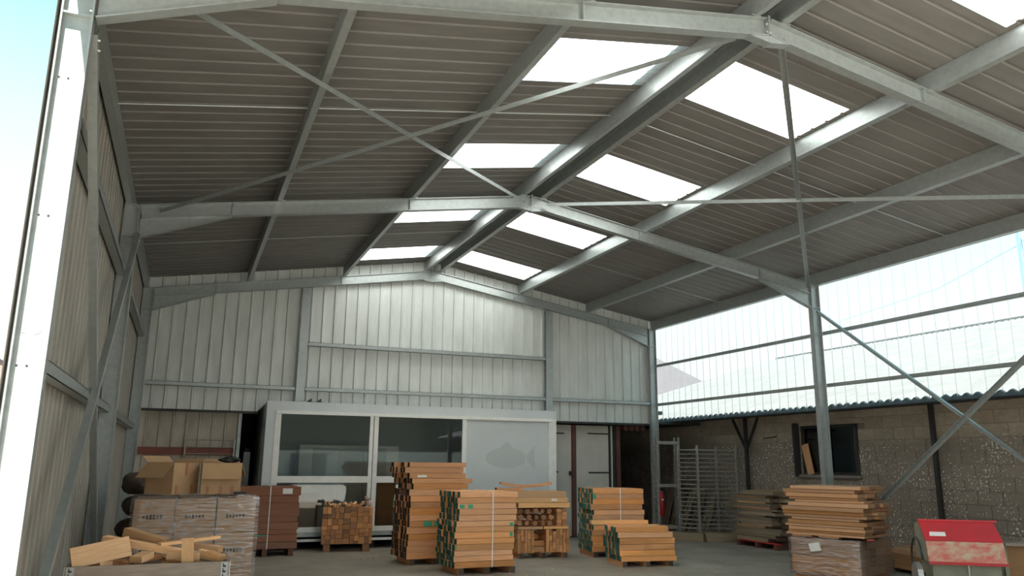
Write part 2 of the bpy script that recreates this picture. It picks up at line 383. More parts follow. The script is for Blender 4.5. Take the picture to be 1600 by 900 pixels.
def rafter(side, i):
    y = YF[i]+.05; sg = 1 if side == 'left' else -1
    X = (lambda d: d) if side == 'left' else (lambda d: W-d)
    what = {('left', 0): 'left rafter of the frame above the photographer', ('right', 0): 'right rafter of the frame above the photographer',
            ('left', 1): 'left rafter of the nearest frame crossing the top of the picture',
            ('right', 1): 'right rafter of the nearest frame running off the right edge',
            ('left', 2): 'left rafter of the middle frame crossing under two rooflights',
            ('right', 2): 'right rafter of the middle frame ending at the blue-lit column',
            ('left', 3): 'left rafter against the gable cladding', ('right', 3): 'right rafter against the gable cladding'}[(side, i)]
    t_ = thing('steel_rafter', (X(2.6), y, zb(2.6)), what, 'rafter')
    H = .18; u = Vector((-S*sg, 0, 1)).normalized()
    A = Vector((X(.012), y, zb(.012)+H/2)); B = Vector((X(AP-.012), y, zb(AP-.012)+H/2))
    MB().bar(A, B, .008, H-.02, u).build('web', galv, t_)
    MB().bar(A, B, .10, .012, u, H/2-.006).build('flange', galv, t_)
    MB().bar(A, B, .10, .012, u, -H/2+.006).build('flange', galv, t_)
    # haunch under the eave end
    hl = 1.08
    b = MB().prism([(X(.012), y-.004, zb(.012)-.001), (X(.012), y-.004, 4.29), (X(hl), y-.004, zb(hl)-.001)], (0, .008, 0)); h_ = b.build('haunch', galv, t_)
    MB().bar((X(.012), y, 4.286), (X(hl), y, zb(hl)-.008), .10, .012, u).build('haunch_flange', galv, h_)
    for d in (hl, 3.44):
        MB().bar((X(d), y, zb(d)+.014), (X(d), y, zb(d)+H-.012), .01, .092, (0, 1, 0)).build('stiffener', galv, t_)
    # apex plate and small gusset
    MB().box(min(X(AP-.012), X(AP)), max(X(AP-.012), X(AP)), y-.05, y+.05, zb(AP)-.075, zb(AP)+H+.02).build('end_plate', galv, t_)
    g = MB().prism([(X(AP-.013), y-.045, zb(AP)-.004), (X(AP-.013), y-.045, zb(AP)-.07), (X(AP-.22), y-.045, zb(AP-.22)-.004)], (0, .09, 0))
    g.build('apex_gusset', galv, t_)
    b = MB()
    for z in (zb(AP)+.04, zb(AP)+.12): b.disc((X(AP-.012), y-.03, z), (-sg, 0, 0), .011, .015, 6)
    for d in (AP-.14, AP-.2): b.disc((X(d), y-.004, zb(d)+.06), (0, -1, 0), .01, .012, 6)
    b.build('bolts', bolt_m, t_)
    for d in (1.68, 3.50, 5.2):
        if side == 'right': d = {1.68: 1.66, 3.50: 3.32, 5.2: 5.14}[d]
        MB().box(X(d)-.05, X(d)+.05, y-.045, y+.045, zb(d)+H+.008, zb(d)+H+.02).build('purlin_cleat', galv, t_)
for i in range(4):
    for side in ('left', 'right'):
        column(side, i); rafter(side, i)

# purlins: lipped channels
def purlin(xw, fdir, label, slope=True, h=.205, ztop=None, name='roof_purlin', f=.065):
    """xw: x of the web, fdir: side to which the flanges point"""
    zt = (zs(xw) if ztop is None else ztop)-.003
    b = MB(); t_ = .006; y0, y1 = -.38, 15.74; xf = xw+fdir*f
    dz = S*f*(1 if xw < AP else -1)*fdir
    b.box(xw-t_/2, xw+t_/2, y0, y1, zt-h, zt)
    for z in (zt-h, zt-t_):
        b.prism([(xw, y0, z), (xf, y0, z+dz), (xf, y0, z+dz+t_), (xw, y0, z+t_)], (0, y1-y0, 0))
    b.prism([(xf-t_/2, y0, zt-h+dz), (xf+t_/2, y0, zt-h+dz), (xf+t_/2, y0, zt-h+dz+.02), (xf-t_/2, y0, zt-h+dz+.02)], (0, y1-y0, 0))
    return tag(fixn(b.build(name, galv)), label, 'purlin')
purlin(1.63, 1, 'left roof purlin nearest the left wall, in deep shade')
purlin(3.47, 1, 'left roof purlin along the lower edge of the left rooflights')
purlin(5.19, 1, 'left of the twin ridge purlins, bright beside the rooflights')
purlin(5.55, -1, 'right of the twin ridge purlins, in shadow')
purlin(7.36, 1, 'right roof purlin along the lower edge of the right rooflights')
purlin(9.05, 1, 'right roof purlin between the rooflights and the clear side wall')
purlin(-.10, -1, 'eave channel above the left side wall', ztop=4.905, h=.2, name='eave_beam')
purlin(W+.10, 1, 'eave channel above the clear sheets of the right side', ztop=4.90, h=.215, name='eave_beam')
# anti-sag rods
for n_, (y, xa, xb, lb) in enumerate(((7.72, -.1, 5.19, 'thin sag rod under the left roof in the near bay'), (7.72, W-5.12, W+.1, 'thin sag rod under the right roof in the near bay'),
                      (13.05, -.1, 5.19, 'thin sag rod under the left roof in the rear bay'), (13.05, W-5.12, W+.1, 'thin sag rod under the right roof in the rear bay'))):
    tag(MB().tube([(xa, y, zs(xa)-.055), (xb, y, zs(xb)-.055)], .008, 6).build('sag_rod', galv), lb, 'rod')
# bracing angles
def brace(A, B, label, up, wd=.06):
    A = Vector(A); B = Vector(B); t_ = thing('brace', A, label, 'brace')
    MB().bar(A, B, wd, .006, up).build('flat_leg', galv, t_)
    MB().bar(A, B, .006, wd*.8, up, -wd*.4, wd/2).build('upright_leg', galv, t_)
    for P, Q in ((A, B), (B, A)):
        d = (Q-P).normalized(); c = P+d*.05
        b = MB()
        for e_ in (.0, .07): b.disc(c+d*e_, Vector(up), .012, .016, 6)
        b.build('bolts', bolt_m, t_)
zr = lambda x: zb(x)+.085
brace((.30, 5.20, zr(.30)), (5.16, 10.34, zr(5.16)), 'roof brace from the nearest left corner to the middle apex', (0, 0, 1))
brace((.25, 10.30, zr(.25)-.02), (5.1, 5.25, zr(5.1)-.02), 'roof brace from the middle left corner to the nearest apex', (0, 0, 1))
brace((5.55, 10.30, zr(5.55)), (W-.3, 5.22, zr(W-.3)), 'flat-looking roof brace from the middle apex to the right edge', (0, 0, 1))
brace((5.6, 5.22, zr(5.6)-.02), (W-.12, 10.33, zr(W-.12)-.02), 'roof brace from the nearest apex to the blue-lit column', (0, 0, 1))
brace((.016, 5.2, 4.25), (.016, 10.36, .12), 'left wall brace falling away from the sunlit column', (1, 0, 0), .07)
brace((.034, 10.36, 4.28), (.034, 5.2, .12), 'left wall brace rising away from the sunlit column', (1, 0, 0), .07)
brace((W+.05, 10.36, 4.22), (W+.05, 5.14, .30), 'right wall brace falling from the blue-lit column towards the right', (1, 0, 0))
brace((W+.032, 10.36, .26), (W+.032, 5.14, 4.2), 'right wall brace rising from the stacked boards to the right edge', (1, 0, 0))
# wall rails
def rail(x0, x1, y0, y1, z0, z1, label, m_=galv):
    """channel rail: web plus two flanges, running along its longer side"""
    b = MB(); t_ = .006
    if x1-x0 > y1-y0:
        b.box(x0, x1, y0, y0+t_, z0, z1); b.box(x0, x1, y0, y1, z0, z0+t_); b.box(x0, x1, y0, y1, z1-t_, z1)
    else:
        b.box(x0, x0+t_, y0, y1, z0, z1) if x0 > 5 else b.box(x1-t_, x1, y0, y1, z0, z1)
        b.box(x0, x1, y0, y1, z0, z0+t_); b.box(x0, x1, y0, y1, z1-t_, z1)
    return tag(b.build('wall_rail', m_), label, 'rail')
rail(.02, 2.66, 15.66, 15.755, 2.92, 2.99, 'gable rail left of the left gable post')
rail(2.86, 8.0, 15.66, 15.755, 2.92, 2.99, 'lower gable rail between the two gable posts')
rail(2.86, 8.0, 15.66, 15.755, 3.80, 3.875, 'upper gable rail between the two gable posts')
rail(8.18, W-.02, 15.66, 15.755, 2.92, 2.99, 'gable rail right of the right gable post')
for j, (z, lb) in enumerate(((2.12, 'lower'), (3.78, 'upper'))):
    for i_, bay in ((1, 'near'), (2, 'rear')):
        rail(-.172, -.08, YF[i_]+.11, YF[i_+1]-.01, z, z+.09, '%s rail of the left wall in the %s bay' % (lb, bay))
for z, lb in ((2.91, 'lower'), (3.81, 'upper')):
    for i_, bay in ((0, 'front bay above the photographer'), (1, 'bay nearer than the blue-lit column'), (2, 'bay behind the blue-lit column')):
        rail(W+.187, W+.255, YF[i_]+.005, YF[i_+1]-.005 if i_ < 2 else 15.74, z, z+.055, '%s rail across the clear sheets, %s' % (lb, bay))
def gable_post(x, label, z0=2.70):
    t_ = thing('gable_post', (x, 15.69, z0), label, 'post'); zt = zb(x)-.02
    MB().box(x-.08, x+.08, 15.655, 15.667, z0+.02, zt).build('flange', galv, t_)
    MB().box(x-.004, x+.004, 15.667, 15.75, z0+.02, zt).build('web', galv, t_)
    MB().box(x-.08, x+.08, 15.75, 15.76, z0+.02, zt).build('flange', galv, t_)
    MB().box(x-.11, x+.11, 15.62, 15.765, z0, z0+.02).build('base_plate', galv, t_)
gable_post(2.76, 'left gable post standing on the white cabin roof')
gable_post(8.09, 'right gable post standing on the white cabin roof corner')


# ------------------------------------------------------------------ lower rear walls and dark rooms
rw = sroot('wall_rear_lower', (6, 16.2, 0), 'lower rear wall under the gable cladding')
a = -.25
while a < 1.6:
    clad_sheet(rw, 'aged_sheet', beige_m, 'x', 16.10, a, min(SW, 1.70-a), lambda x: 0., lambda x: 2.49, -1, .045, .025, .025); a += SW
MB().box(1.70, 1.76, 16.05, 16.15, 0, 2.49).build('jamb', galv_d, rw)
MB().box(8.22, 8.30, 16.18, 16.30, 0, 2.45).build('jamb', dark_int_m, rw)
MB().box(9.845, 9.885, 16.18, 16.30, 0, 2.45).build('jamb', black_m, rw)
MB().box(9.885, 9.925, 16.16, 16.30, 0, 2.45).build('pale_jamb', door_m, rw)
MB().box(9.95, 10.02, 16.18, 16.30, 0, 2.45).build('jamb', black_m, rw)
MB().box(10.02, 10.12, 16.14, 16.30, 0, 2.45).build('red_jamb', rust_m, rw)
b = MB()
for q in range(4): b.tube([(10.19+q*.15, 16.25, 2.42), (10.19+q*.15, 15.98, 2.40)], .065, 8)
b.build('tile_fringe', rust_m, rw)
MB().box(-.45, 12.19, 20.4, 20.6, 0, 2.72).build('rear_room_wall', dark_int_m, rw)
MB().box(-.45, -.235, 15.79, 20.4, 0, 2.72).build('rear_room_wall', dark_int_m, rw)
MB().box(8.2, 12.15, 15.83, 20.39, 2.50, 2.56).build('rear_room_roof', black_m, rw)  # extra lower roof slab, added to block the sky showing above the doors
MB().box(10.55, 10.7, 17.6, 20.4, 0, 2.495).build('rear_room_wall', dark_int_m, rw)
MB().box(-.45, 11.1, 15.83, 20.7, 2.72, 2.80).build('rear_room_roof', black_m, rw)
for nm, x0, x1, bars in (('door_1', 8.305, 8.885, ((8.305, 8.55, 1.40), (8.5, 8.7, 2.25))), ('door_2', 9.0, 9.84, ((9.32, 9.84, 1.39), (9.3, 9.84, 2.26)))):
    d_ = sroot(nm, ((x0+x1)/2, 16.22, 0), 'off-white sheet door beside the cabin' if nm == 'door_1' else 'off-white sheet door with a dark bar, by the red frame')
    MB().box(x0, x1, 16.20, 16.25, .02, 2.44).build('leaf', door_m, d_)
    for q, (u, v, z) in enumerate(bars):
        MB().box(u, v, 16.185, 16.2, z-.015, z+.015).build('hinge_bar', black_m, d_)
    if nm == 'door_1':
        MB().box(8.82, 8.875, 16.13, 16.2, 1.33, 1.42).build('handle', black_m, d_)
tr_ = struct(MB().box(8.89, 8.99, 16.16, 16.29, 0, 2.45).build('trim_1', rust_m), 'brown post between the two off-white doors')
tag(MB().box(.0, 1.68, 16.035, 16.062, 1.675, 1.815).build('red_board', redwood), 'long red-brown board fixed across the aged beige sheets', 'board')
t_ = thing('hanging_rack', (1.2, 15.98, 1.5), 'small metal rail rack against the aged beige sheets', 'rack')
for x in (.80, 1.66): MB().box(x-.015, x+.015, 15.965, 15.995, 1.3, 2.0).build('post', rack_m, t_)
for z in (1.40, 1.56, 1.70, 1.82, 1.95): MB().tube([(.8, 15.98, z), (1.66, 15.98, z)], .009, 6).build('rung', rack_m, t_)
t_ = thing('grey_stand', (1.93, 16.6, 0), 'blue-grey upright box in the dark gap left of the cabin', 'stand')
MB().box(1.88, 2.0, 16.55, 16.65, .02, 1.75).build('body', cab_m, t_); MB().box(1.86, 2.02, 16.53, 16.67, 0, .02).build('foot', cab_m, t_)
MB().box(1.90, 1.98, 16.57, 16.63, 1.75, 1.82).build('cap', black_m, t_)

# ------------------------------------------------------------------ block wall of the neighbouring building
nb = sroot('wall_neighbour', (12.3, 12, 0), 'speckled concrete block wall on the right')
BL, BH = .42, .205; X0 = 12.2
WY0, WY1, WZ0, WZ1 = 11.1, 12.55, 1.42, 2.36
mb_ = MB()
mb_.box(X0+.012, X0+.2, 4, WY0, 0, 2.80); mb_.box(X0+.012, X0+.2, WY1, 22.4, 0, 2.80)
mb_.box(X0+.012, X0+.2, WY0, WY1, 0, WZ0); mb_.box(X0+.012, X0+.2, WY0, WY1, WZ1, 2.80)
mb_.build('mortar', mortar_m, nb)
bmesh_ = MB().box(-.02, .02, -.5, .5, -.5, .5)
def blk(y0, y1, z0, z1, stuff):
    gap = .004
    y0 += gap; y1 -= gap; z0 += gap; z1 -= gap
    if y1-y0 < .04 or z1-z0 < .03: return
    pr_ = random.uniform(0, .008)
    if stuff is not None: stuff.box(X0-pr_, X0+.03, y0, y1, z0, z1); return
    o = bpy.data.objects.new('block', BLKM); COL.objects.link(o); o.parent = nb
    o.location = Vector((X0+.02-pr_, (y0+y1)/2, (z0+z1)/2))-WL[nb]; o.scale = (1, y1-y0, z1-z0)
BLKM = bpy.data.meshes.new('block'); BLKM.from_pydata(bmesh_.v, [], bmesh_.f); BLKM.materials.append(block_m)
stf = MB()
for c in range(14):
    z0 = c*BH; z1 = min(z0+BH, 2.80); y = 4-(c % 2)*BL/2
    while y < 22.3:
        y0, y1 = max(y, 4), min(y+BL, 22.4); y += BL
        s_ = None if (z0 > .55 and 7.2 < y0 < 17.0) else stf
        if y1 > WY0 and y0 < WY1 and z1 > WZ0+.02 and z0 < WZ1-.02:
            if z0 < WZ0-.03: blk(y0, y1, z0, WZ0, s_)
            elif z1 > WZ1+.03: blk(y0, y1, WZ1, z1, s_)
            elif y0 < WY0-.05: blk(y0, WY0, z0, z1, s_)
            elif y1 > WY1+.05: blk(WY1, y1, z0, z1, s_)
            continue
        blk(y0, y1, z0, z1, s_)
o = stf.build('distant_blocks', block_m, nb); o['kind'] = 'stuff'
MB().box(12.02, 12.19, 4, 22.4, 2.60, 2.74).build('wall_plate', black_m, nb)
# window in the block wall
wn = sroot('window_1', (12.3, 11.8, WZ0), 'dark framed window in the block wall behind the column')
for nm, bx in (('window_frame', (WY0, WY0+.05, WZ0, WZ1)), ('window_frame', (WY1-.05, WY1, WZ0, WZ1)), ('window_frame', (WY0+.05, WY1-.05, WZ1-.05, WZ1)), ('window_frame', (WY0+.05, WY1-.05, WZ0, WZ0+.05)), ('mullion', (11.80, 11.85, WZ0+.05, WZ1-.05))):
    MB().box(12.19, 12.25, *bx).build(nm, black_m, wn)
MB().box(12.225, 12.23, WY0+.05, 11.80, WZ0+.05, WZ1-.05).build('pane', glass_m, wn)
MB().box(12.225, 12.23, 11.85, WY1-.05, WZ0+.05, WZ1-.05).build('pane', glass_m, wn)
MB().box(12.12, 12.21, WY0-.05, WY1+.05, WZ0-.05, WZ0).build('window_sill', mortar_m, wn)
greenish = mat('green_grey_curtain', (.40, .47, .42), .8, 0, 3, (.25, .30, .27), scale=(1, 4, .3))
b = MB(); q = WY0
while q < WY1-.05: b.add([(12.34, q, .9), (12.34, q, 2.6), (12.37, q+.06, 2.6), (12.37, q+.06, .9)], [(0, 1, 2, 3)]).add([(12.37, q+.06, .9), (12.37, q+.06, 2.6), (12.34, q+.12, 2.6), (12.34, q+.12, .9)], [(0, 1, 2, 3)]); q += .12
b.build('curtain', greenish, wn)
MB().box(12.06, 12.19, 12.60, 12.655, 1.38, 2.42).build('shutter_stile', black_m, wn)
pa = timberAB('leaning_plank', W_BD, (12.17, 12.32, 1.425), (12.183, 12.46, 2.0), .17, .022, (1, 0, 0)); tag(pa, 'short brown plank leaning in the left of the block wall window', 'plank')
pa = timberAB('leaning_plank', W_BD, (12.29, 11.60, 1.425), (12.29, 11.52, 2.25), .10, .022, (1, 0, 0)); tag(pa, 'narrow brown plank behind the window glass right of the column', 'plank')
# iron posts carrying the neighbour's eave
def ypost(y, label, arms):
    t_ = thing('iron_post', (12.07, y, 0), label, 'post')
    MB().box(12.04, 12.10, y-.035, y+.035, 0, 2.60).build('shaft', black_m, t_)
    if arms:
        for s_ in (-1, 1): MB().bar((12.07, y+s_*.02, 1.93), (12.07, y+s_*.42, 2.58), .04, .045, (1, 0, 0)).build('arm', black_m, t_)
ypost(14.1, 'black iron post with two forked arms behind the scrap pile', True)
ypost(9.4, 'plain black iron post on the block wall right of the window', False)
MB_ = MB().tube([(12.12, 13.2, 2.17), (12.10, 13.55, 2.14)], .012, 6).build('wall_hook', black_m); tag(MB_, 'thin black iron hook on the block wall left of the window', 'hook')
# neighbour roof
nr = thing('neighbour_roof', (16, 10, 2.7), 'sunlit corrugated roof of the low building seen through the clear sheets', 'roof')
def fc_sheet(y0):
    b = MB(); N = 36; vs = []
    for i in range(N+1):
        y = y0+1.062*i/N; h = .024*math.cos(2*math.pi*i/6)
        for x, z in ((11.38, 2.64), (20.4, 5.34)):
            vs += [(x, y, z+h)]
    b.add(vs, [(2*i, 2*i+1, 2*i+3, 2*i+2) for i in range(N)])
    b.build('roof_sheet', fibre_m, nr, True)
q = -4.
while q < 21.5: fc_sheet(q); q += 1.062
MB().bar((20.4, -4, 5.36), (20.4, 22.5, 5.36), .16, .05).build('ridge_cap', fibre_m, nr)
MB().box(11.50, 11.58, -4, 22.4, 2.56, 2.64).build('eave_beam', black_m, nr)
MB().box(12.4, 20.4, 22.3, 22.5, 0, 2.6).build('end_wall', fibre_m, nr)
MB().box(20.4, 20.6, -4, 22.5, 0, 5.3).build('rear_wall', fibre_m, nr)
# far house with hipped roof
hr = thing('far_house', (37, 62, 0), 'distant house with a hipped tiled roof through the clear sheets', 'house')
MB().box(29, 45, 55, 69, 0, 6).build('wall', door_m, hr)
b = MB().add([(28, 54, 6), (46, 54, 6), (46, 70, 6), (28, 70, 6), (33, 62, 11.9), (39, 62, 11.9)], [(0, 1, 5, 4), (1, 2, 5), (2, 3, 4, 5), (3, 0, 4), (3, 2, 1, 0)]); b.build('roof', tile_m, hr)
for q in range(3): MB().box(30.5+q*5, 32+q*5, 54.93, 55.02, 2.5, 4.2).build('window', dark_int_m, hr)
# mast with cable
pt = thing('lattice_mast', (30.6, 19.9, 0), 'pale blue lattice mast beyond the low roof at the right edge', 'mast')
for y in (19.55, 19.95): MB().box(30.5, 30.64, y-.07, y+.07, 0, 10.9).build('leg', teal_m, pt)
for z in range(1, 11): MB().bar((30.57, 19.58, z), (30.57, 19.92, z+.5), .04, .04, (1, 0, 0)).build('lacing', teal_m, pt)
tag(MB().tube([(30.5, 19.75, 10.2), (31.5, 24.5, 9.4), (33, 32, 9.2)], .02, 5).build('cable', teal_m), 'thin overhead cable sagging left from the lattice mast', 'cable')
# pale house left of the sunlit column
lh = thing('pale_house', (-9, 22, 0), 'pale pink building glimpsed left of the sunlit column', 'house')
MB().box(-14, -4.5, 20, 30, 0, 4.3).build('wall', mat('pale_pink_render', (.62, .5, .46), .9), lh)
b = MB().add([(-14.5, 19.6, 4.3), (-4.2, 19.6, 4.3), (-4.2, 30.4, 4.3), (-14.5, 30.4, 4.3), (-9, 19.6, 6.0), (-9, 30.4, 6.0)], [(0, 1, 4), (1, 2, 5, 4), (2, 3, 5), (3, 0, 4, 5), (3, 2, 1, 0)]); b.build('roof', tile_m, lh)
# shed across the yard behind the camera, mirrored in the cabin glass
os_ = thing('opposite_shed', (6, -30, 0), 'long dark shed across the yard reflected in the cabin windows', 'building')
MB().box(-22, 34, -34, -29, 2.3, 6.2).build('upper_cladding', mat('dark_grey_cladding', (.05, .052, .048), .7), os_)
MB().box(-22, 34, -34, -28.9, 0, 2.3).build('lower_wall', mat('pale_plaster', (.75, .76, .72), .9), os_)
MB().box(8.0, 10.6, -28.95, -28.85, 0, 2.1).build('door', mat('blue_grey_door', (.2, .24, .25), .6), os_)
MB().box(-23, 35, -35, -28.3, 6.2, 6.4).build('roof', galv_d, os_)

# ------------------------------------------------------------------ white cabin
cb = thing('white_cabin', (5.1, 16.3, 0), 'raised white-grey cabin with large glazed front behind the timber', 'cabin')
cy = 15.30; cx0, cx1, cz0, cz1 = 2.138, 8.08, .31, 2.68
MB().box(cx0, 2.30, cy, cy+.12, cz0, cz1-.18).build('corner_post', cab_m, cb)
MB().box(7.90, cx1, cy, cy+.12, cz0, cz1-.18).build('corner_post', white_m, cb)
MB().box(cx0, cx1, cy, cy+.12, cz1-.18, cz1).build('top_rail', cab_m, cb)
MB().box(2.32, cx1-.12, cy-.03, cy, cz1-.235, cz1-.175).build('shutter_track', white_m, cb)
MB().box(cx0, cx1, cy+.12, 17.3, 2.58, 2.64).build('roof_panel', cab_m, cb)
MB().box(cx0, cx0+.05, cy+.12, 17.3, cz0, 2.58).build('side_panel', cab_m, cb)
MB().box(cx0-.012, cx0, cy+.5, cy+.62, cz0, 2.2).build('side_rail', galv_d, cb)
MB().box(cx1-.05, cx1, cy+.12, 17.3, cz0, 2.58).build('side_panel', cab_m, cb)
MB().box(cx0+.05, cx1-.05, 17.25, 17.3, cz0, 2.58).build('rear_panel', cab_m, cb)
MB().box(cx0, cx1, cy, 17.3, cz0-.08, cz0).build('floor_pan', galv_d, cb)
for x in (2.5, 4.1, 6.0, 7.6): MB().box(x, x+.2, cy+.15, 17.2, 0, cz0-.08).build('skid', black_m, cb)
MB().box(2.8, 6.1, cy-.08, cy-.01, .15, .19).build('step', white_m, cb)
bp_ = MB().box(6.06, 7.90, cy+.03, cy+.09, cz0, cz1-.18).build('blank_panel', cab_m, cb)
# fish-shaped ghost of a removed sticker
fx, fz = 7.0, 1.68; pts = []
for q in range(15):
    a_ = math.pi*.12+q*(2*math.pi-.24*math.pi)/14
    pts.append((fx-.05+.46*math.cos(a_), cy+.0295, fz+.22*math.sin(a_)*(1 if math.sin(a_) > 0 else .9)))
tail = [(7.47, cy+.0295, 1.64), (7.60, cy+.0295, 1.44), (7.58, cy+.0295, 1.70), (7.59, cy+.0295, 1.96), (7.48, cy+.0295, 1.77)]
b = MB().prism(pts, (0, -.0012, 0)); b.prism([(7.40, cy+.0280, 1.66)]+[(x, cy+.0280, z) for x, y, z in tail[1:4]]+[(7.40, cy+.0280, 1.74)], (0, -.0012, 0)); b.prism([(6.75, cy+.0265, 1.84), (7.1, cy+.0265, 1.86), (7.02, cy+.0265, 1.99), (6.95, cy+.0265, 2.02)], (0, -.0012, 0))
b.build('fish_ghost', cab_d, bp_)
wf = []
for nm, bx in (('window_stile', (2.30, 2.41, cz0+.09, 2.45)), ('window_mullion', (4.08, 4.15, cz0+.09, 2.45)), ('window_mullion', (4.165, 4.25, cz0+.09, 2.45)), ('window_stile', (5.97, 6.06, cz0+.09, 2.45)),
               ('window_head', (2.30, 6.06, 2.452, 2.498)), ('window_transom', (2.41, 4.08, 1.195, 1.315)), ('window_transom', (4.25, 5.97, 1.195, 1.315)), ('window_sill', (2.30, 6.06, cz0, cz0+.088))):
    MB().box(bx[0], bx[1], cy-.012, cy+.06, bx[2], bx[3]).build(nm, white_m, cb)
for x0, x1 in ((2.41, 4.08), (4.25, 5.97)):
    for z0, z1 in ((1.315, 2.452), (cz0+.088, 1.195)):
        MB().box(x0, x1, cy+.02, cy+.026, z0, z1).build('pane', glass_m, cb)
tag(MB().box(2.72, 3.20, 15.45, 15.47, cz0+.001, 1.0).build('plywood_board', plywood), 'brown plywood board inside the left lower cabin window', 'board')
tag(MB().box(4.32, 5.5, 15.45, 15.47, cz0+.001, 1.19).build('plywood_board', plywood), 'brown plywood board inside the right lower cabin window', 'board')
t_ = thing('white_counter', (3.6, 16.5, cz0), 'white cabinet inside the cabin behind the left window', 'cabinet')
MB().box(2.9, 4.9, 16.2, 16.8, cz0, 1.9).build('carcass', white_m, t_)
for x in (3.4, 3.9, 4.4): MB().box(x-.24, x+.24, 16.18, 16.2, cz0+.05, 1.85).build('door', cab_m, t_)
t_ = thing('steel_bracket', (2.95, 15.5, 2.68), 'small black steel bracket on the cabin roof beside the gable post', 'bracket')
MB().box(2.86, 3.15, 15.32, 15.5, 2.68, 2.69).build('plate', black_m, t_)
for x in (2.95, 3.13): MB().prism([(x, 15.36, 2.69), (x-.1, 15.36, 2.69), (x, 15.36, 2.76)], (0, .012, 0)).build('gusset', black_m, t_)

# ------------------------------------------------------------------ timber packs
def frame(o_, deg):
    a_ = math.radians(deg); u = Vector((math.cos(a_), math.sin(a_), 0)); v = Vector((-math.sin(a_), math.cos(a_), 0)); O = Vector((*o_, 0))
    return (lambda p, q, z: O+u*p+v*q+Vector((0, 0, z))), a_
def bearers(F, ang, L, depth, h, parent=None, label=None, group=None, pair=W_DK, n_=3):
    for i in range(n_):
        p = .07+(L-.14)*i/(n_-1)
        o = timber('bearer', pair, F(p, depth/2, h/2), (depth, .08, h-.001), (0, 0, ang+math.pi/2), parent)
        if label: tag(o, label, 'bearer', group)
ORD = ['lowest', 'second', 'third', 'fourth', 'fifth', 'sixth', 'seventh', 'eighth', 'ninth', 'tenth', 'eleventh', 'twelfth', 'thirteenth', 'fourteenth', 'fifteenth', 'sixteenth', 'seventeenth', 'eighteenth', 'nineteenth', 'twentieth', 'twenty-first', 'twenty-second', 'twenty-third', 'twenty-fourth', 'twenty-fifth', 'twenty-sixth']
ROW = ['front', 'second', 'third', 'fourth', 'fifth', 'rear']
def layers(F, ang, L, depth, z0, hs, ncol, pair, parent=None, label=None, group=None, shift=None, xj=.018, name='beam', cat='beam', Ls=None, l0=0, st=0.):
    out = []; z = z0; cw = depth/ncol
    for i, h in enumerate(hs):
        sh = shift(i) if shift else 0; ll = Ls(i) if Ls else L
        for c in range(ncol):
            d = random.uniform(-xj, xj); e_ = random.uniform(-xj, xj)
            o = timber(name, pair, F(ll/2+sh+d-st*c, (c+.5)*cw+random.uniform(-.003, .003), z+h/2), (ll+e_-.01, cw-.009, h-.004), (0, 0, ang+random.uniform(-.006, .006)), parent)
            if label: tag(o, label.format(r=ROW[c], l=ORD[i+l0]), cat, group)
            out.append((o, i, c))
        z += h
    return out, z
def mark(o, x0, x1, z0, z1, name='paint_mark', m_=green_paint):
    """thin patch on a timber's front face, given in fractions of the timber"""
    me = bpy.data.meshes.new(name)
    b = MB().box(x0, x1, -.53, -.515, z0, z1); me.from_pydata(b.v, [], b.f); me.materials.append(m_)
    k = bpy.data.objects.new(name, me); COL.objects.link(k); k.parent = o; return k
def strap(F, p, depth, z0, z1, parent, m_=strap_m):
    b = MB(); g = .006
    P = [F(p, -g, z0), F(p, -g, z1+g), F(p, depth+g, z1+g), F(p, depth+g, z0), F(p, -g, z0)]
    d = (F(1, 0, 0)-F(0, 0, 0))
    for A, B in zip(P[:-1], P[1:]): b.bar(A, B, .003, .016, d)
    b.build('strap', m_, parent)
rg = lambda n_, h: [h*random.uniform(.9, 1.1) for _ in range(n_)]
def norm(hs, tot): k_ = tot/sum(hs); return [h*k_ for h in hs]
# C: strapped pack nearest the camera
F, ang = frame((4.58, 11.33), 1)
pk = thing('timber_pack', F(.47, .36, 0), 'strapped pack of orange beams with green painted ends, nearest in the centre', 'timber pack')
bearers(F, ang, .95, .74, .09, pk)
bs, zt = layers(F, ang, .94, .74, .09, norm(rg(13, 1), 1.08), 6, W_OR, pk, shift=lambda i: -.035 if i < 8 else .01, st=.009)
fr_ = {i: o for o, i, c in bs if c == 0}
mark(fr_[10], -.47, -.39, -.4, .3); mark(fr_[10], -.33, -.25, -.4, .3); mark(fr_[7], .42, .48, -.5, .1); mark(fr_[5], .43, .48, -.3, .4); mark(fr_[3], -.495, -.47, -.3, .4)
strap(F, .55, .74, .09, zt, pk)
# B: tall loose stack behind it
F, ang = frame((4.19, 12.60), 1)
lb, gp = 'dark-ended orange beam, {l} layer up, {r} row of the tallest stack', 'beams of the tallest stack'
bearers(F, ang, .95, .76, .09, None, 'short bearer under the tallest beam stack', 'bearers under the tallest stack')
bs, zt = layers(F, ang, .95, .76, .09, norm(rg(11, 1), 1.07), 6, W_DK, None, lb, gp, shift=lambda i: .0 if i > 4 else -.02, st=.009)
fr_ = {i: o for o, i, c in bs if c == 0}
mark(fr_[5], -.25, -.10, -.4, .45); mark(fr_[5], -.06, .08, -.4, .45); mark(fr_[4], .14, .2, .1, .45)
bs, zt2 = layers(F, ang, .98, .76, zt+.001, norm(rg(5, 1), .425), 6, W_DK, None, lb, gp, shift=lambda i: (.03, .0, -.06, -.10, -.06)[i], xj=.05, l0=11, st=.008, Ls=lambda i: (.98, 1.05, .95, 1.04, .98)[i])
fr_ = {i: o for o, i, c in bs if c == 0}
mark(fr_[2], -.36, -.20, -.3, .1, 'paper_tag', paper_m)
F2, a2 = frame((4.02, 12.75), -14)
tag(timber('stub_beam', W_DK, F2(.12, .2, 1.10), (.20, .09, .09), (0, 0, a2+1.5)), 'dark stub of beam jutting out left of the tallest stack', 'beam')
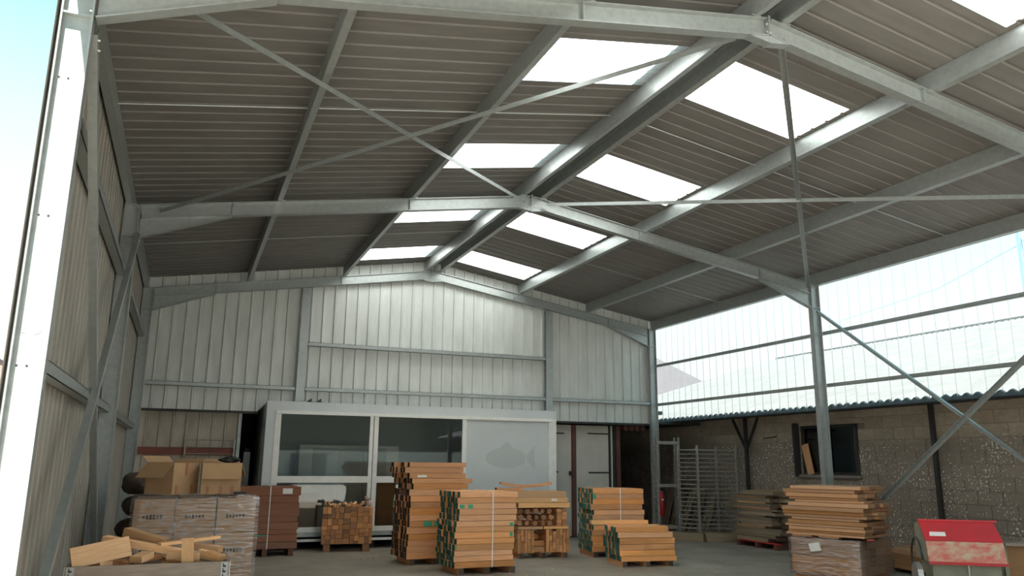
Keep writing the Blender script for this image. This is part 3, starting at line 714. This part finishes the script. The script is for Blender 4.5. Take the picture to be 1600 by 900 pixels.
# G: strapped pack right
F, ang = frame((7.50, 12.66), -8)
pk = thing('timber_pack', F(.48, .37, 0), 'strapped pack of orange beams with bright green ends, right of centre', 'timber pack')
bearers(F, ang, .97, .74, .09, pk)
bs, zt = layers(F, ang, .98, .74, .09, norm(rg(12, 1), 1.07), 6, W_OR, pk, shift=lambda i: random.uniform(-.01, .02))
fr_ = {i: o for o, i, c in bs if c == 0}
mark(fr_[10], -.495, -.44, -.5, .45)
strap(F, .54, .74, .09, zt, pk)
# H: low loose stack
F, ang = frame((7.32, 11.37), -9)
lb, gp = 'orange green-ended beam, {l} layer up, {r} row of the low front stack', 'beams of the low stack'
bearers(F, ang, .92, .70, .08, None, 'bearer under the low front right stack', 'bearers under the low stack')
layers(F, ang, .94, .70, .08, norm(rg(4, 1), .36), 6, W_OR, None, lb, gp, shift=lambda i: (.02, .0, -.01, -.02)[i], xj=.02, st=.006)
layers(F, ang, .93, .60, .441, norm(rg(2, 1), .165), 5, W_OR, None, lb, gp, shift=lambda i: (-.03, -.06)[i], xj=.05, l0=4)
tag(timber('plank', W_PL, F(.22, .62, .64), (1.0, .11, .06), (0, 0, ang)), 'pale pinkish plank lying across the back of the low stack', 'plank')
# D: red-brown strapped pack at the left of the cabin
F, ang = frame((1.70, 14.47), -1.5)
pk = thing('timber_pack', F(.5, .37, 0), 'strapped pack of red-brown beams with a white paper label, left of the cabin', 'timber pack')
bearers(F, ang, 1.0, .72, .12, pk, pair=W_RB)
bs, zt = layers(F, ang, 1.02, .72, .12, norm([1, 1.05, .7, 1, .9, 1.1, .8, 1, 1.3], 1.03), 5, W_RB, pk)
fr_ = {i: o for o, i, c in bs if c == 0}
strap(F, .53, .72, .12, zt, pk); mark(fr_[8], .20, .36, -.3, .32, 'paper_label', paper_m); mark(fr_[1], -.2, .0, .3, .48)
# F: mixed stack of short blocks, logs and planks
F, ang = frame((6.18, 12.86), -5)
bearers(F, ang, .93, .7, .09, None, 'bearer under the mixed stack of blocks and logs', 'bearers under the mixed stack')
lb, gp = 'short yellow block in the lower tier of the mixed stack', 'blocks of the mixed stack'
for cx_, cw in [(i*.062, .058) for i in range(5)]+[(.52+i*.062, .058) for i in range(7)]:
    z = .09
    while z < .44:
        h = random.choice((.06, .085, .11)); h = min(h, .475-z)
        if h < .03: break
        tag(timber('block', W_YL, F(cx_+cw/2, .30+random.uniform(-.012, .012), z+h/2), (.56, cw-.004, h-.003), (0, 0, ang+math.pi/2)), lb, 'block', gp); z += h
for i, (p, q, z, ln) in enumerate(((.40, .2, .14, .3), (.42, .3, .235, .36), (.40, .45, .33, .2))):
    tag(timber('block', W_YL, F(p, q, z), (.2, ln, .088), (0, 0, ang)), lb, 'block', gp)
for p in (.0, .47):
    tag(timber('shelf_plank', W_PL, F(.235+p, .3, .50), (.45, .56, .04), (0, 0, ang)), 'flat board between blocks and logs of the mixed stack', 'board', 'boards between tiers of the mixed stack')
lb, gp = 'split log end poking out of the mixed stack', 'logs of the mixed stack'
def logm(name, c, ang_, L, r, rgk):
    b = MB(); rr_ = random.Random(rgk); N = rr_.choice((5, 6, 7)); vs = []; fs = []
    prof = [(r*rr_.uniform(.7, 1.15)*math.cos(6.283*i/N+rgk), r*rr_.uniform(.75, 1.1)*math.sin(6.283*i/N+rgk)) for i in range(N)]
    d = Vector((-math.sin(ang_), math.cos(ang_), 0)); e_ = Vector((math.cos(ang_), math.sin(ang_), 0)); c = Vector(c)
    for s_ in (-.5, .5):
        for (x, z) in prof: vs.append(c+d*s_*L+e_*x+Vector((0, 0, z)))
    for i in range(N): fs.append((i, (i+1) % N, (i+1) % N+N, i+N))
    b.add(vs, fs, 0); b.add(vs, [tuple(range(N-1, -1, -1)), tuple(range(N, 2*N))], 1)
    return b.build(name, W_DK[0:1]+(W_BD[1],))
kk = 0
for row, (z, n_) in enumerate(((.575, 5), (.675, 5), (.775, 5))):
    for i in range(n_):
        kk += 1; p = .06+i*.132+(row % 2)*.03
        tag(logm('log', F(p, .28+random.uniform(-.05, .05), z), ang+random.uniform(-.05, .05), .5, .05, kk), lb, 'log', gp)
lb, gp = 'short yellow block in the right-hand column beside the logs', 'blocks beside the logs'
z = .522
while z < .80:
    h = min(random.choice((.055, .075)), .832-z)
    for cx_ in (.76, .86): tag(timber('block', W_YL, F(cx_, .30+random.uniform(-.015, .015), z+h/2), (.56, .085, h-.003), (0, 0, ang+math.pi/2)), lb, 'block', gp)
    z += h
lb, gp = 'clean orange plank, {l} layer, {r} row on top of the mixed stack', 'planks topping the mixed stack'
layers(F, ang, .98, .6, .835, [.085, .09, .10], 4, W_PL, None, lb, gp, shift=lambda i: (-.02, -.06, -.10)[i], name='plank', cat='plank')
tg = MB().box(-.05, .05, -.002, .002, -.017, .017).build('paper_slip', paper_m)
tg.location = F(.66, -.012, .95); tg.rotation_euler = (0, 0, ang); tag(tg, 'small white paper slip on the mixed stack top planks', 'paper')
b = MB(); P = []
for i in range(9):
    t__ = i/8; P.append((F(-.22+.95*t__, .35, 1.19+.09*(2*t__-1)**2*.6)))
for A, B in zip(P[:-1], P[1:]): b.bar(A, B, .12, .045)
tag(b.build('bowed_plank', W_DK[0]), 'bowed plank curving up at both ends on the mixed stack', 'plank')
tag(timber('plank', W_DK, F(-.05, .35, 1.138), (.5, .12, .05), (0, 0, ang)), 'short plank under the bowed plank', 'plank')
# E: mosaic of small blocks on feet
F, ang = frame((3.20, 14.86), -8)
lb, gp = 'small brown block in the mosaic stack before the cabin window', 'blocks of the mosaic stack'
def split(x0, x1, z0, z1):
    w_, h_ = x1-x0, z1-z0
    if w_ < .13 and h_ < .13 or (w_ < .07 and h_ < .26) or (h_ < .055):
        tag(timber('block', W_YL if random.random() < .75 else W_BD, F((x0+x1)/2, .17+random.uniform(-.012, .02), (z0+z1)/2), (.33, w_-.005, h_-.005), (0, 0, ang+math.pi/2)), lb, 'block', gp); return
    if w_ > h_*random.uniform(.7, 1.3):
        c = x0+w_*random.uniform(.35, .65); split(x0, c, z0, z1); split(c, x1, z0, z1)
    else:
        c = z0+h_*random.uniform(.35, .65); split(x0, x1, z0, c); split(x0, x1, c, z1)
split(.0, .9, .13, .77)
for i in (0, 1): tag(timber('foot_block', W_BD, F(.1+i*.7, .17, .0625), (.34, .12, .125), (0, 0, ang+math.pi/2)), 'foot block under the mosaic stack', 'block', 'feet of the mosaic stack')
lb, gp = 'small pale offcut lying on top of the mosaic stack', 'offcuts on the mosaic stack'
for i in range(14):
    tag(timber('offcut', W_PL, F(.05+i*.052, .15+random.uniform(-.05, .05), .80+random.choice((0, .02, .04))), (.16, .036, .05), (random.uniform(-.5, .5), random.uniform(-.3, .3), ang+1.4+random.uniform(-.4, .4))), lb, 'offcut', gp)
t_ = thing('wrapped_bundle', F(.84, .17, .775), 'whitish plastic-wrapped bundle at the right of the mosaic stack', 'bundle')
def blob(c, r, seed, n1=8, n2=12, amp=.12, pw=1.):
    rr_ = random.Random(seed); b = MB(); vs = []; fs = []
    for i in range(n1+1):
        th = math.pi*i/n1
        for j in range(n2):
            ph = 2*math.pi*j/n2; k_ = 1+rr_.uniform(-amp, amp)
            vs.append((c[0]+r[0]*k_*max(0, math.sin(th))**pw*math.cos(ph), c[1]+r[1]*k_*max(0, math.sin(th))**pw*math.sin(ph), c[2]+r[2]*math.cos(th)*(1+rr_.uniform(-amp, amp)*.3)))
    for i in range(n1):
        for j in range(n2): fs.append((i*n2+j, i*n2+(j+1) % n2, (i+1)*n2+(j+1) % n2, (i+1)*n2+j))
    return b.add(vs, fs)
pwrap = mat('crumpled_plastic', (.55, .46, .42), .35)
blob(F(.84, .17, .835), (.06, .08, .06), 3).build('roll', pwrap, t_, True); blob(F(.80, .17, .93), (.055, .07, .05), 4).build('roll', pwrap, t_, True)

# ------------------------------------------------------------------ right: wrapped load with boards on top
F, ang = frame((9.50, 8.62), 22)
wl_ = thing('wrapped_load', F(.55, .5, 0), 'film-wrapped timber load with a paper note under the brown boards', 'timber load')
for r_ in range(4):
    for c in range(4):
        timber('block', W_BD, F(.14+c*.28, .5, .10+r_*.118+.059), (1.0, .272, .112), (0, 0, ang+math.pi/2), wl_)
for p in (.15, .55, .95): timber('bearer', W_BD, F(p, .5, .05), (1.0, .1, .098), (0, 0, ang+math.pi/2), wl_)
b = MB()
def shell(b, F, p0, p1, q0, q1, z0, z1, n1=7, n2=6, amp=.012, seed=1):
    rr_ = random.Random(seed); ring = []
    for (A, B) in (((p0, q0), (p1, q0)), ((p1, q0), (p1, q1)), ((p1, q1), (p0, q1)), ((p0, q1), (p0, q0))):
        for i in range(n1): t__ = i/n1; ring.append((A[0]+(B[0]-A[0])*t__, A[1]+(B[1]-A[1])*t__))
    cx_, cy_ = (p0+p1)/2, (q0+q1)/2; vs = []; N = len(ring)
    for k_ in range(n2+1):
        z = z0+(z1-z0)*k_/n2
        for (p, q) in ring:
            j = rr_.uniform(0, amp); vs.append(F(p+(j if p > cx_ else -j), q+(j if q > cy_ else -j), z))
    fs = [(k_*N+i, k_*N+(i+1) % N, (k_+1)*N+(i+1) % N, (k_+1)*N+i) for k_ in range(n2) for i in range(N)]
    fs.append(tuple(n2*N+i for i in range(N)))
    return b.add(vs, fs)
shell(b, F, -.015, 1.135, -.02, 1.02, .06, .585).build('stretch_film', film_m, wl_, True)
for p, q in ((-.03, .45), (-.03, .85)):
    timber('strip', W_PL, F(.1, q, .60), (.3, .1, .024), (0, 0, ang+math.pi/2), wl_)
nt_ = MB().add([F(-.032, .72, .50), F(-.032, .56, .53), F(-.032, .53, .42), F(-.032, .69, .39)], [(0, 1, 2, 3)]); nt_.build('paper_note', paper_m, wl_)
lb, gp = 'brown board, {l} layer up, {r} board across, on the film-wrapped load', 'boards on the wrapped load'
z = .615; i = 0
while z < 1.29:
    h = random.choice((.035, .045, .05, .06)); h = min(h, 1.315-z)
    if h < .02: break
    n_ = 3; off = random.uniform(-.07, .04); ln = random.uniform(.98, 1.22); tot = random.uniform(.78, 1.0); p = random.uniform(-.04, .03)
    for c in range(n_):
        w_ = tot/n_
        tag(timber('board', W_BD, F(p+w_*(c+.5), .5+off+random.uniform(-.05, .05), z+h/2), (ln, w_-.02, h-.006), (0, 0, ang+math.pi/2+random.uniform(-.006, .006))), lb.format(l=ORD[i], r=('left', 'middle', 'right')[c]), 'board', gp)
    z += h; i += 1
for z_, c_, q in ((.80, green_paint, -.12), (.98, mat('blue_plastic', (.15, .2, .3), .4), -.1)):
    pass
tag(timber('red_ended_plank', (W_SC[0], red_m), F(.75, .12, .602), (1.5, .09, .018), (0, 0, ang+.35)), 'thin plank with a red painted end jutting right from the board stack', 'plank')
# scrap heap by the block wall
lb, gp = 'old board, {l} layer up, {r} of the messy heap by the block wall', 'boards of the scrap heap'
F, ang = frame((11.42, 12.55), 90)
sp = thing('red_pallet', F(.6, -.3, 0), 'red pallet under the messy board heap by the block wall', 'pallet')
for p in (.05, .6, 1.15): MB().bar(F(p, .0, .05), F(p, -.75, .05), .09, .10).build('skid', rust_m, sp)
for q in range(6): MB().bar(F(0, -.06-q*.13, .112), F(1.2, -.06-q*.13, .112), .1, .02).build('slat', red_m if q == 0 else rust_m, sp)
z = .125; i = 0
while z < 1.02:
    h = random.choice((.03, .04, .06, .075)); 
    for c in range(3):
        q = -.10-c*.25; ln = random.uniform(.8, 1.35)
        if c == 0: la = random.uniform(-.05, .05)
        tag(timber('board', W_SC if random.random() < .7 else W_BD, F(.62+random.uniform(-.16, .16), q, z+h/2), (ln, .19, h-.004), (0, 0, ang+la)), lb.format(l=ORD[i], r=('nearest row', 'middle row', 'wall row')[c]), 'board', gp)
    z += h; i += 1
# low stack between the boards and the red machine
lb, gp = 'tan beam, {l} layer up, {r} row of the low pile behind the machine', 'beams of the low pile'
F, ang = frame((11.05, 9.0), 80)
layers(F, ang, .9, .0-.66, .06, [.07, .075, .07, .08], 4, W_BD, None, lb, gp, xj=.06)
for p in (.15, .75): tag(timber('bearer', W_SC, F(p, -.33, .03), (.66, .08, .058), (0, 0, ang+math.pi/2)), 'bearer under the low pile behind the red machine', 'bearer', 'bearers under the low pile')

# ------------------------------------------------------------------ red machine
F, ang = frame((9.04, 7.12), -36)
rm = thing('red_machine', F(.45, .4, 0), 'red hooded woodworking machine with worn sand-coloured panel at the lower right', 'machine')
L = .83
b = MB().add([F(0, 0, .50), F(L, 0, .50), F(L, .06, .73), F(0, .06, .73), F(0, .012, .50), F(L, .012, .50), F(L, .072, .73), F(0, .072, .73)], [(0, 1, 2, 3), (7, 6, 5, 4), (0, 4, 5, 1), (2, 6, 7, 3), (0, 3, 7, 4), (1, 5, 6, 2)]); fp = b.build('front_panel', sand_m, rm)
MB().bar(F(-.005, -.012, .49), F(L+.005, -.012, .49), .025, .03).build('rim', red_m, fp)
b = MB().add([F(0, .06, .735), F(L, .06, .735), F(L, .34, .955), F(0, .34, .955), F(0, .075, .72), F(L, .075, .72), F(L, .35, .94), F(0, .35, .94)], [(0, 1, 2, 3), (7, 6, 5, 4), (0, 4, 5, 1), (2, 6, 7, 3), (0, 3, 7, 4), (1, 5, 6, 2)]); hd = b.build('hood', red_m, rm)
MB().bar(F(-.0, .35, .955), F(L+.04, .35, .955), .05, .018).build('hood_lip', red_m, hd)
b = MB().prism([F(.06, .12, .785), F(.24, .12, .785), F(.245, .17, .825), F(.075, .17, .825)], (0, 0, .004)); b.build('paper_label', paper_m, hd)
for p in (.0, L-.02): MB().prism([F(p, .02, .5), F(p, .08, .72), F(p, .35, .94), F(p, .55, .9), F(p, .6, .5)], F(.02, 0, 0)-F(0, 0, 0)).build('side_plate', mach_m, rm)
MB().bar(F(.05, .32, .25), F(L-.05, .32, .25), .5, .44).build('body', mach_m, rm)
for p, q in ((.08, .12), (L-.08, .12), (.08, .5), (L-.08, .5)): MB().bar(F(p, q, .0), F(p, q, .05), .1, .1).build('foot', black_m, rm)
MB().tube([F(.42, .02, .06), F(.42, .02, .49)], .012, 6).build('rod', bolt_m, rm)
MB().tube([F(-.11, .25, .30), F(-.05, .25, .30)], .17, 20).build('wheel', bolt_m, rm)
MB().tube([F(-.04, .25, .32), F(.0, .25, .32)], .03, 10).build('shaft', black_m, rm)
MB().tube([F(-.07+.14*0, .25+.27*math.cos(t__*.26-.4), .48+.27*math.sin(t__*.26-.4)) for t__ in range(14)], .012, 8).build('hose', hose_m, rm, True)
wbx = thing('wooden_box', F(L+.25, .4, 0), 'wooden box with pale edging right of the red machine', 'box')
MB().bar(F(L+.07, .28, .35), F(L+.5, .28, .35), .04, .68).build('front', plywood, wbx)
MB().bar(F(L+.05, .28, .35), F(L+.09, .28, .35), .06, .70).build('edge', mach_m, wbx); MB().bar(F(L+.04, .28, .71), F(L+.55, .28, .71), .3, .03).build('top', pal_m, wbx)
MB().bar(F(L+.5, .28, .35), F(L+.54, .28, .35), .06, .70).build('edge', mach_m, wbx); MB().bar(F(L+.07, .42, .02), F(L+.5, .42, .02), .24, .04).build('bottom', pal_m, wbx)

# ------------------------------------------------------------------ metal racks, extinguisher
t_ = thing('tall_rack', (10.8, 15.25, 0), 'tall narrow grey metal rack in front of the rear corner column', 'rack')
for x, y in ((10.44, 15.1), (10.53, 15.4), (11.0, 15.1), (11.09, 15.4)): MB().box(x-.02, x+.02, y-.02, y+.02, .08, 2.18).build('post', rack_m, t_)
for (xa, ya), (xb, yb) in (((10.44, 15.1), (11.0, 15.1)), ((10.53, 15.4), (11.09, 15.4))):
    for z in (.25, 1.13, 2.06): MB().bar((xa, ya, z), (xb, yb, z), .03, .06).build('crossbar', rack_m, t_)
for q in range(16):
    for xa, xb in ((10.44, 10.53), (11.0, 11.09)): MB().bar((xa, 15.1, .32+q*.11), (xb, 15.4, .32+q*.11), .02, .02).build('runner', rack_m, t_)
for x, y in ((10.44, 15.1), (10.53, 15.4), (11.0, 15.1), (11.09, 15.4)): MB().tube([(x-.015, y, .04), (x+.015, y, .04)], .04, 10).build('castor', hose_m, t_)
t_ = thing('rung_rack', (11.5, 14.6, 0), 'wide grey metal rack with many thin rungs by the block wall', 'rack')
pp = [(10.90, 15.0), (11.10, 14.55), (11.98, 14.35)]
for x, y in pp+[(11.78, 14.80)]: MB().box(x-.022, x+.022, y-.022, y+.022, .17, 2.0).build('post', rack_m, t_)
for q in range(19):
    z = .25+q*.092
    MB().tube([(*pp[0], z), (*pp[1], z)], .010, 6).build('rung', rack_m, t_); MB().tube([(*pp[1], z), (*pp[2], z)], .010, 6).build('rung', rack_m, t_)
for A, B in ((pp[0], (11.78, 14.8)), (pp[2], (11.78, 14.8))):
    for z in (.25, 1.9): MB().tube([(*A, z), (*B, z)], .010, 6).build('rung', rack_m, t_)
for q, (A, B) in enumerate((((10.55, 15.3), (11.05, 14.35)), ((11.0, 14.32), (12.08, 14.12)), ((11.05, 14.6), (12.05, 14.4)))):
    pass
lb = ('dark floor beam running under the left end of the rung rack', 'dark floor beam along the front foot of the rung rack', 'dark floor beam along the back foot of the rung rack')
for l_, (A, B) in zip(lb, (((10.78, 15.12), (11.12, 14.42)), ((11.14, 14.42), (12.08, 14.22)), ((11.0, 15.08), (12.05, 14.84)))):
    tag(timberAB('floor_beam', W_SC, (*A, .085), (*B, .085), .12, .168), l_, 'beam')
lb, gp = 'loose scrap stick leaning behind the rung rack', 'scrap sticks behind the rack'
for q in range(12):
    y = 15.25+q*.17; ln = random.uniform(.7, 1.2)
    tag(timberAB('stick', W_SC, (11.75+random.uniform(-.1, .1), y, .02), (12.15, y+random.uniform(-.02, .05), ln), .08, .03, (1, 0, 0)), lb, 'stick', gp)
t_ = thing('fire_extinguisher', (10.79, 15.55, .45), 'red fire extinguisher hung on the rear corner column', 'extinguisher')
ex = (10.80, 15.54)
MB().tube([(*ex, .47), (*ex, .49), (*ex, .92), (*ex, .98), (*ex, 1.01)], [.055, .068, .068, .045, .025], 16).build('cylinder', ext_m, t_, True)
MB().tube([(*ex, 1.01), (*ex, 1.05)], .022, 10).build('valve', black_m, t_); MB().bar((ex[0]-.05, ex[1], 1.07), (ex[0]+.05, ex[1], 1.08), .02, .015).build('lever', black_m, t_)
MB().tube([(ex[0]+.03, ex[1], 1.03), (ex[0]+.09, ex[1]-.02, 1.0), (ex[0]+.085, ex[1]-.02, .7)], .012, 8).build('hose', black_m, t_)
MB().box(ex[0]-.035, ex[0]+.02, ex[1]-.072, ex[1]-.06, .80, .83).build('white_label', paper_m, t_)
MB().box(ex[0]-.02, ex[0]+.02, ex[1]+.066, 15.636, .85, .9).build('bracket', black_m, t_)

# ------------------------------------------------------------------ left: wrapped cartons, open boxes, sacks, crate
F, ang = frame((.32, 9.5), 0)
wp = thing('wrapped_carton_load', (.95, 9.9, 0), 'film-wrapped pallet of cartons at the left behind the scrap crate', 'pallet load')
for q in range(7): MB().box(.34+q*.185, .46+q*.185, 9.52, 10.32, .08, .10).build('slat', pal_m, wp)
for q in range(3): MB().box(.34, 1.57, 9.53+q*.35, 9.63+q*.35, 0, .08).build('skid', pal_m, wp)
for r_ in range(3):
    for c in range(3):
        for d in range(2):
            x0 = .33+c*.42; z0 = .102+r_*.36; y0 = 9.52+d*.405+random.uniform(0, .008)
            bxo = MB().box(x0+.006, x0+.408, y0, y0+.39, z0, z0+.354).build('carton', carton_m, wp)
            if d == 0:
                b = MB()
                for i in range(6):
                    hh = random.uniform(.014, .026); b.box(x0+.10+i*.034, x0+.122+i*.034, y0-.0012, y0, z0+.17-hh, z0+.17+hh)
                b.build('faded_print', ink_m, bxo)
shell(MB(), F, -.005, 1.285, -.0, .83, .09, 1.20, 12, 10, .014, 4).build('stretch_film', film_m, wp, True)
def carton(name, label, near, axu, lu, axv, lv, z0, z1, flaps):
    """open carton; near corner, two wall directions"""
    N = Vector((*near, z0)); u = Vector((*axu, 0)).normalized(); v = Vector((*axv, 0)).normalized(); H = z1-z0
    t_ = thing(name, N+u*lu/2+v*lv/2, label, 'carton'); th = .006
    for P, d, ln in ((N, u, lu), (N, v, lv), (N+u*lu, v, lv), (N+v*lv, u, lu)):
        MB().bar(P+Vector((0, 0, H/2)), P+d*ln+Vector((0, 0, H/2)), th, H).build('wall', card_m, t_)
    MB().prism([N+Vector((0, 0, .004)), N+u*lu+Vector((0, 0, .004)), N+u*lu+v*lv+Vector((0, 0, .004)), N+v*lv+Vector((0, 0, .004))], (0, 0, .006)).build('base', card_d, t_)
    for A, B, out in flaps(N+Vector((0, 0, H)), u, v, lu, lv):
        nn = (B-A).cross(out).normalized()*.005
        MB().prism([A, B, B+out, A+out], nn).build('flap', card_m, t_)
    return t_, N, u, v
t_, N, u, v = carton('open_carton', 'open cardboard carton with its flap folded out, left on the wrapped load', (.69, 9.58), (.55, .62), .40, (-.55, .45), .36, 1.222, 1.56,
    lambda T, u, v, lu, lv: [(T+v*(lv), T+v*.0, -u*.10+Vector((-.04, 0, -.16))), (T+u*lu, T+u*lu+v*lv, u*.10+Vector((0, 0, .05))), (T+v*lv, T+v*lv+u*lu, v*.08+Vector((0, 0, .07)))])
for q in (.06, .3):
    MB().bar(N+u*q+Vector((0, 0, .0))-v*.0045, N+u*q+Vector((0, 0, .10))-v*.0045, .035, .002, v).build('tape', tape_m, t_)
MB().bar(N+u*.2+Vector((0, 0, .20))-v*.0045, N+u*.2+Vector((0, 0, .338))-v*.0045, .04, .002, v).build('tape', tape_m, t_)
t_, N, u, v = carton('open_carton', 'open cardboard carton with a dark bag on its flap, right on the wrapped load', (.985, 9.66), (1, .02), .42, (0, 1), .38, 1.222, 1.565,
    lambda T, u, v, lu, lv: [(T, T+u*lu, -v*.07+Vector((0, 0, -.18))), (T+u*lu, T+u*lu+v*lv, u*.05+Vector((0, 0, -.16))), (T+v*lv, T+v*lv+u*lu, v*.1+Vector((0, 0, .04)))])
for q in (.07, .21, .33): MB().bar(N+u*q+Vector((0, 0, .0))-v*.0045, N+u*q+Vector((0, 0, .085))-v*.0045, .035, .002, v).build('tape', tape_m, t_)
tag(blob((1.28, 9.83, 1.60), (.11, .08, .04), 9, 6, 10, .3).build('dark_bag', black_m), 'crumpled dark bag on the rim of the right carton', 'bag')
tag(MB().box(1.33, 1.46, 9.52, 9.56, 1.222, 1.25).build('stapler', black_m), 'small black tool lying at the right edge of the wrapped load', 'tool')
lb = ['dark sack at the bottom of the heap by the left wall', 'dark sack second from the bottom of the heap by the left wall', 'dark sack in the middle of the heap by the left wall',
      'dark green-brown sack second from the top of the heap by the left wall', 'dark knotted sack on top of the heap by the left wall']
for q in range(5):
    t_ = thing('sack', (.32, 11.6, q*.285), lb[q], 'sack')
    blob((.36+(.03, -.02, .0, .03, -.09)[q], 11.6, .148+q*.285), ((.33, .33, .31, .29, .2)[q], .45, .141), 20+q, 8, 14, .05, .5).build('body', sack_m, t_, True)
    MB().tube([(.36, 11.16, .148+q*.285), (.37, 11.05, .17+q*.285)], [.03, .06], 8).build('neck', sack_m, t_)
# scrap crate of pallet collars
ct = thing('scrap_crate', (.59, 7.2, 0), 'grey wooden crate of offcuts at the lower left', 'crate')
cx0, cx1, cy0, cy1 = .045, 1.18, 6.78, 7.58
for q in range(6): MB().box(cx0, cx1, cy0+q*.14, cy0+.1+q*.14, .10, .12).build('pallet_slat', pal_m, ct)
for q in range(3): MB().box(cx0+q*.52, cx0+.09+q*.52, cy0, cy1, 0, .10).build('pallet_skid', pal_m, ct)
for r_ in range(3):
    z0, z1 = .125+r_*.235, .125+r_*.235+.23
    for bx in ((cx0, cx1, cy0, cy0+.022), (cx0, cx1, cy1-.022, cy1), (cx0, cx0+.022, cy0+.022, cy1-.022), (cx1-.022, cx1, cy0+.022, cy1-.022)):
        MB().box(*bx, z0, z1).build('side_board', pal_m, ct)
    for x0 in (cx0+.012, cx1-.062):
        hg = MB().box(x0, x0+.05, cy0-.004, cy0, z0+.01, z1-.004).build('corner_hinge', galv, ct)
        b = MB()
        for i in range(5): b.box(x0+.012, x0+.036, cy0-.0055, cy0-.004, z0+.03+i*.04, z0+.045+i*.04); b.box(x0+.012, x0+.02, cy0-.0055, cy0-.004, z0+.03+i*.04, z0+.06+i*.04)
        b.build('stamped_marks', ink_m, hg)
    for x0 in (cx0-.004, cx1):
        MB().box(x0, x0+.004, cy0+.004, cy0+.05, z0+.01, z1-.004).build('corner_hinge', white_m2, ct)
OFF = [((.07, 6.84, .875), (.452, 6.95, .945), .15, .035, (0, -.5, .15), 'broad pale board leaning over the crate front'),
       ((.25, 7.3, .971), (.842, 7.0, .876), .09, .05, (0, 0, 1), 'long pale batten crossing the crate diagonally'),
       ((.395, 7.45, 1.01), (.699, 7.2, .934), .08, .07, (0, 0, 1), 'pale batten sticking up at the back of the crate'),
       ((.658, 7.1, .935), (1.113, 7.4, .956), .05, .025, (0, 0, 1), 'thin pale lath rising to the right over the crate'),
       ((.862, 6.86, 1.0), (.874, 6.84, .815), .085, .025, (0, -1, 0), 'short pale board standing upright at the crate front'),
       ((.725, 7.0, .865), (.965, 6.97, .853), .10, .06, (0, 0, 1), 'short thick offcut in the middle of the crate'),
       ((.916, 7.4, .888), (1.13, 7.3, .865), .10, .05, (0, 0, 1), 'short offcut at the right back of the crate'),
       ((.96, 7.12, .86), (1.14, 7.05, .82), .08, .06, (0, 0, 1), 'reddish offcut at the right of the crate'),
       ((.505, 6.9, .846), (.586, 7.05, .869), .10, .05, (0, 0, 1), 'small tilted offcut left of the crate middle'),
       ((.24, 6.87, .82), (.317, 6.95, .832), .08, .04, (0, 0, 1), 'small offcut under the broad leaning board'),
       ((1.03, 6.95, .875), (1.13, 6.88, .837), .09, .04, (0, 0, 1), 'small wedge offcut at the right front of the crate')]
for A, B, wd, th, up, l_ in OFF: tag(timberAB('offcut', W_PL, A, B, wd, th, up), l_, 'offcut')
rq = random.Random(5)
for q in range(34):
    c = Vector((rq.uniform(.2, 1.03), rq.uniform(6.93, 7.42), .45+.011*q)); a_ = rq.uniform(0, 3.14)
    d = Vector((math.cos(a_)*.13, math.sin(a_)*.09, rq.uniform(-.03, .03)))
    tag(timberAB('offcut', W_PL if q % 3 else W_DK, c-d, c+d, rq.uniform(.05, .1), rq.uniform(.03, .05)), 'small offcut in the jumble filling the scrap crate', 'offcut', 'jumbled offcuts in the scrap crate')
# wood chips on the floor
b = MB(); rq = random.Random(11)
for q in range(90):
    x, y = (rq.gauss(7.0, .9), rq.gauss(10.9, .5)) if q < 60 else (rq.gauss(4.2, .4), rq.gauss(14.0, .3))
    a_ = rq.uniform(0, 6.28); s_ = rq.uniform(.012, .04)
    b.bar((x, y, .003), (x+math.cos(a_)*s_, y+math.sin(a_)*s_, .003), .015, .006)
o = b.build('wood_chips', W_PL[0]); o['kind'] = 'stuff'; tag(o, 'pale wood chips scattered on the concrete floor', 'wood chips')
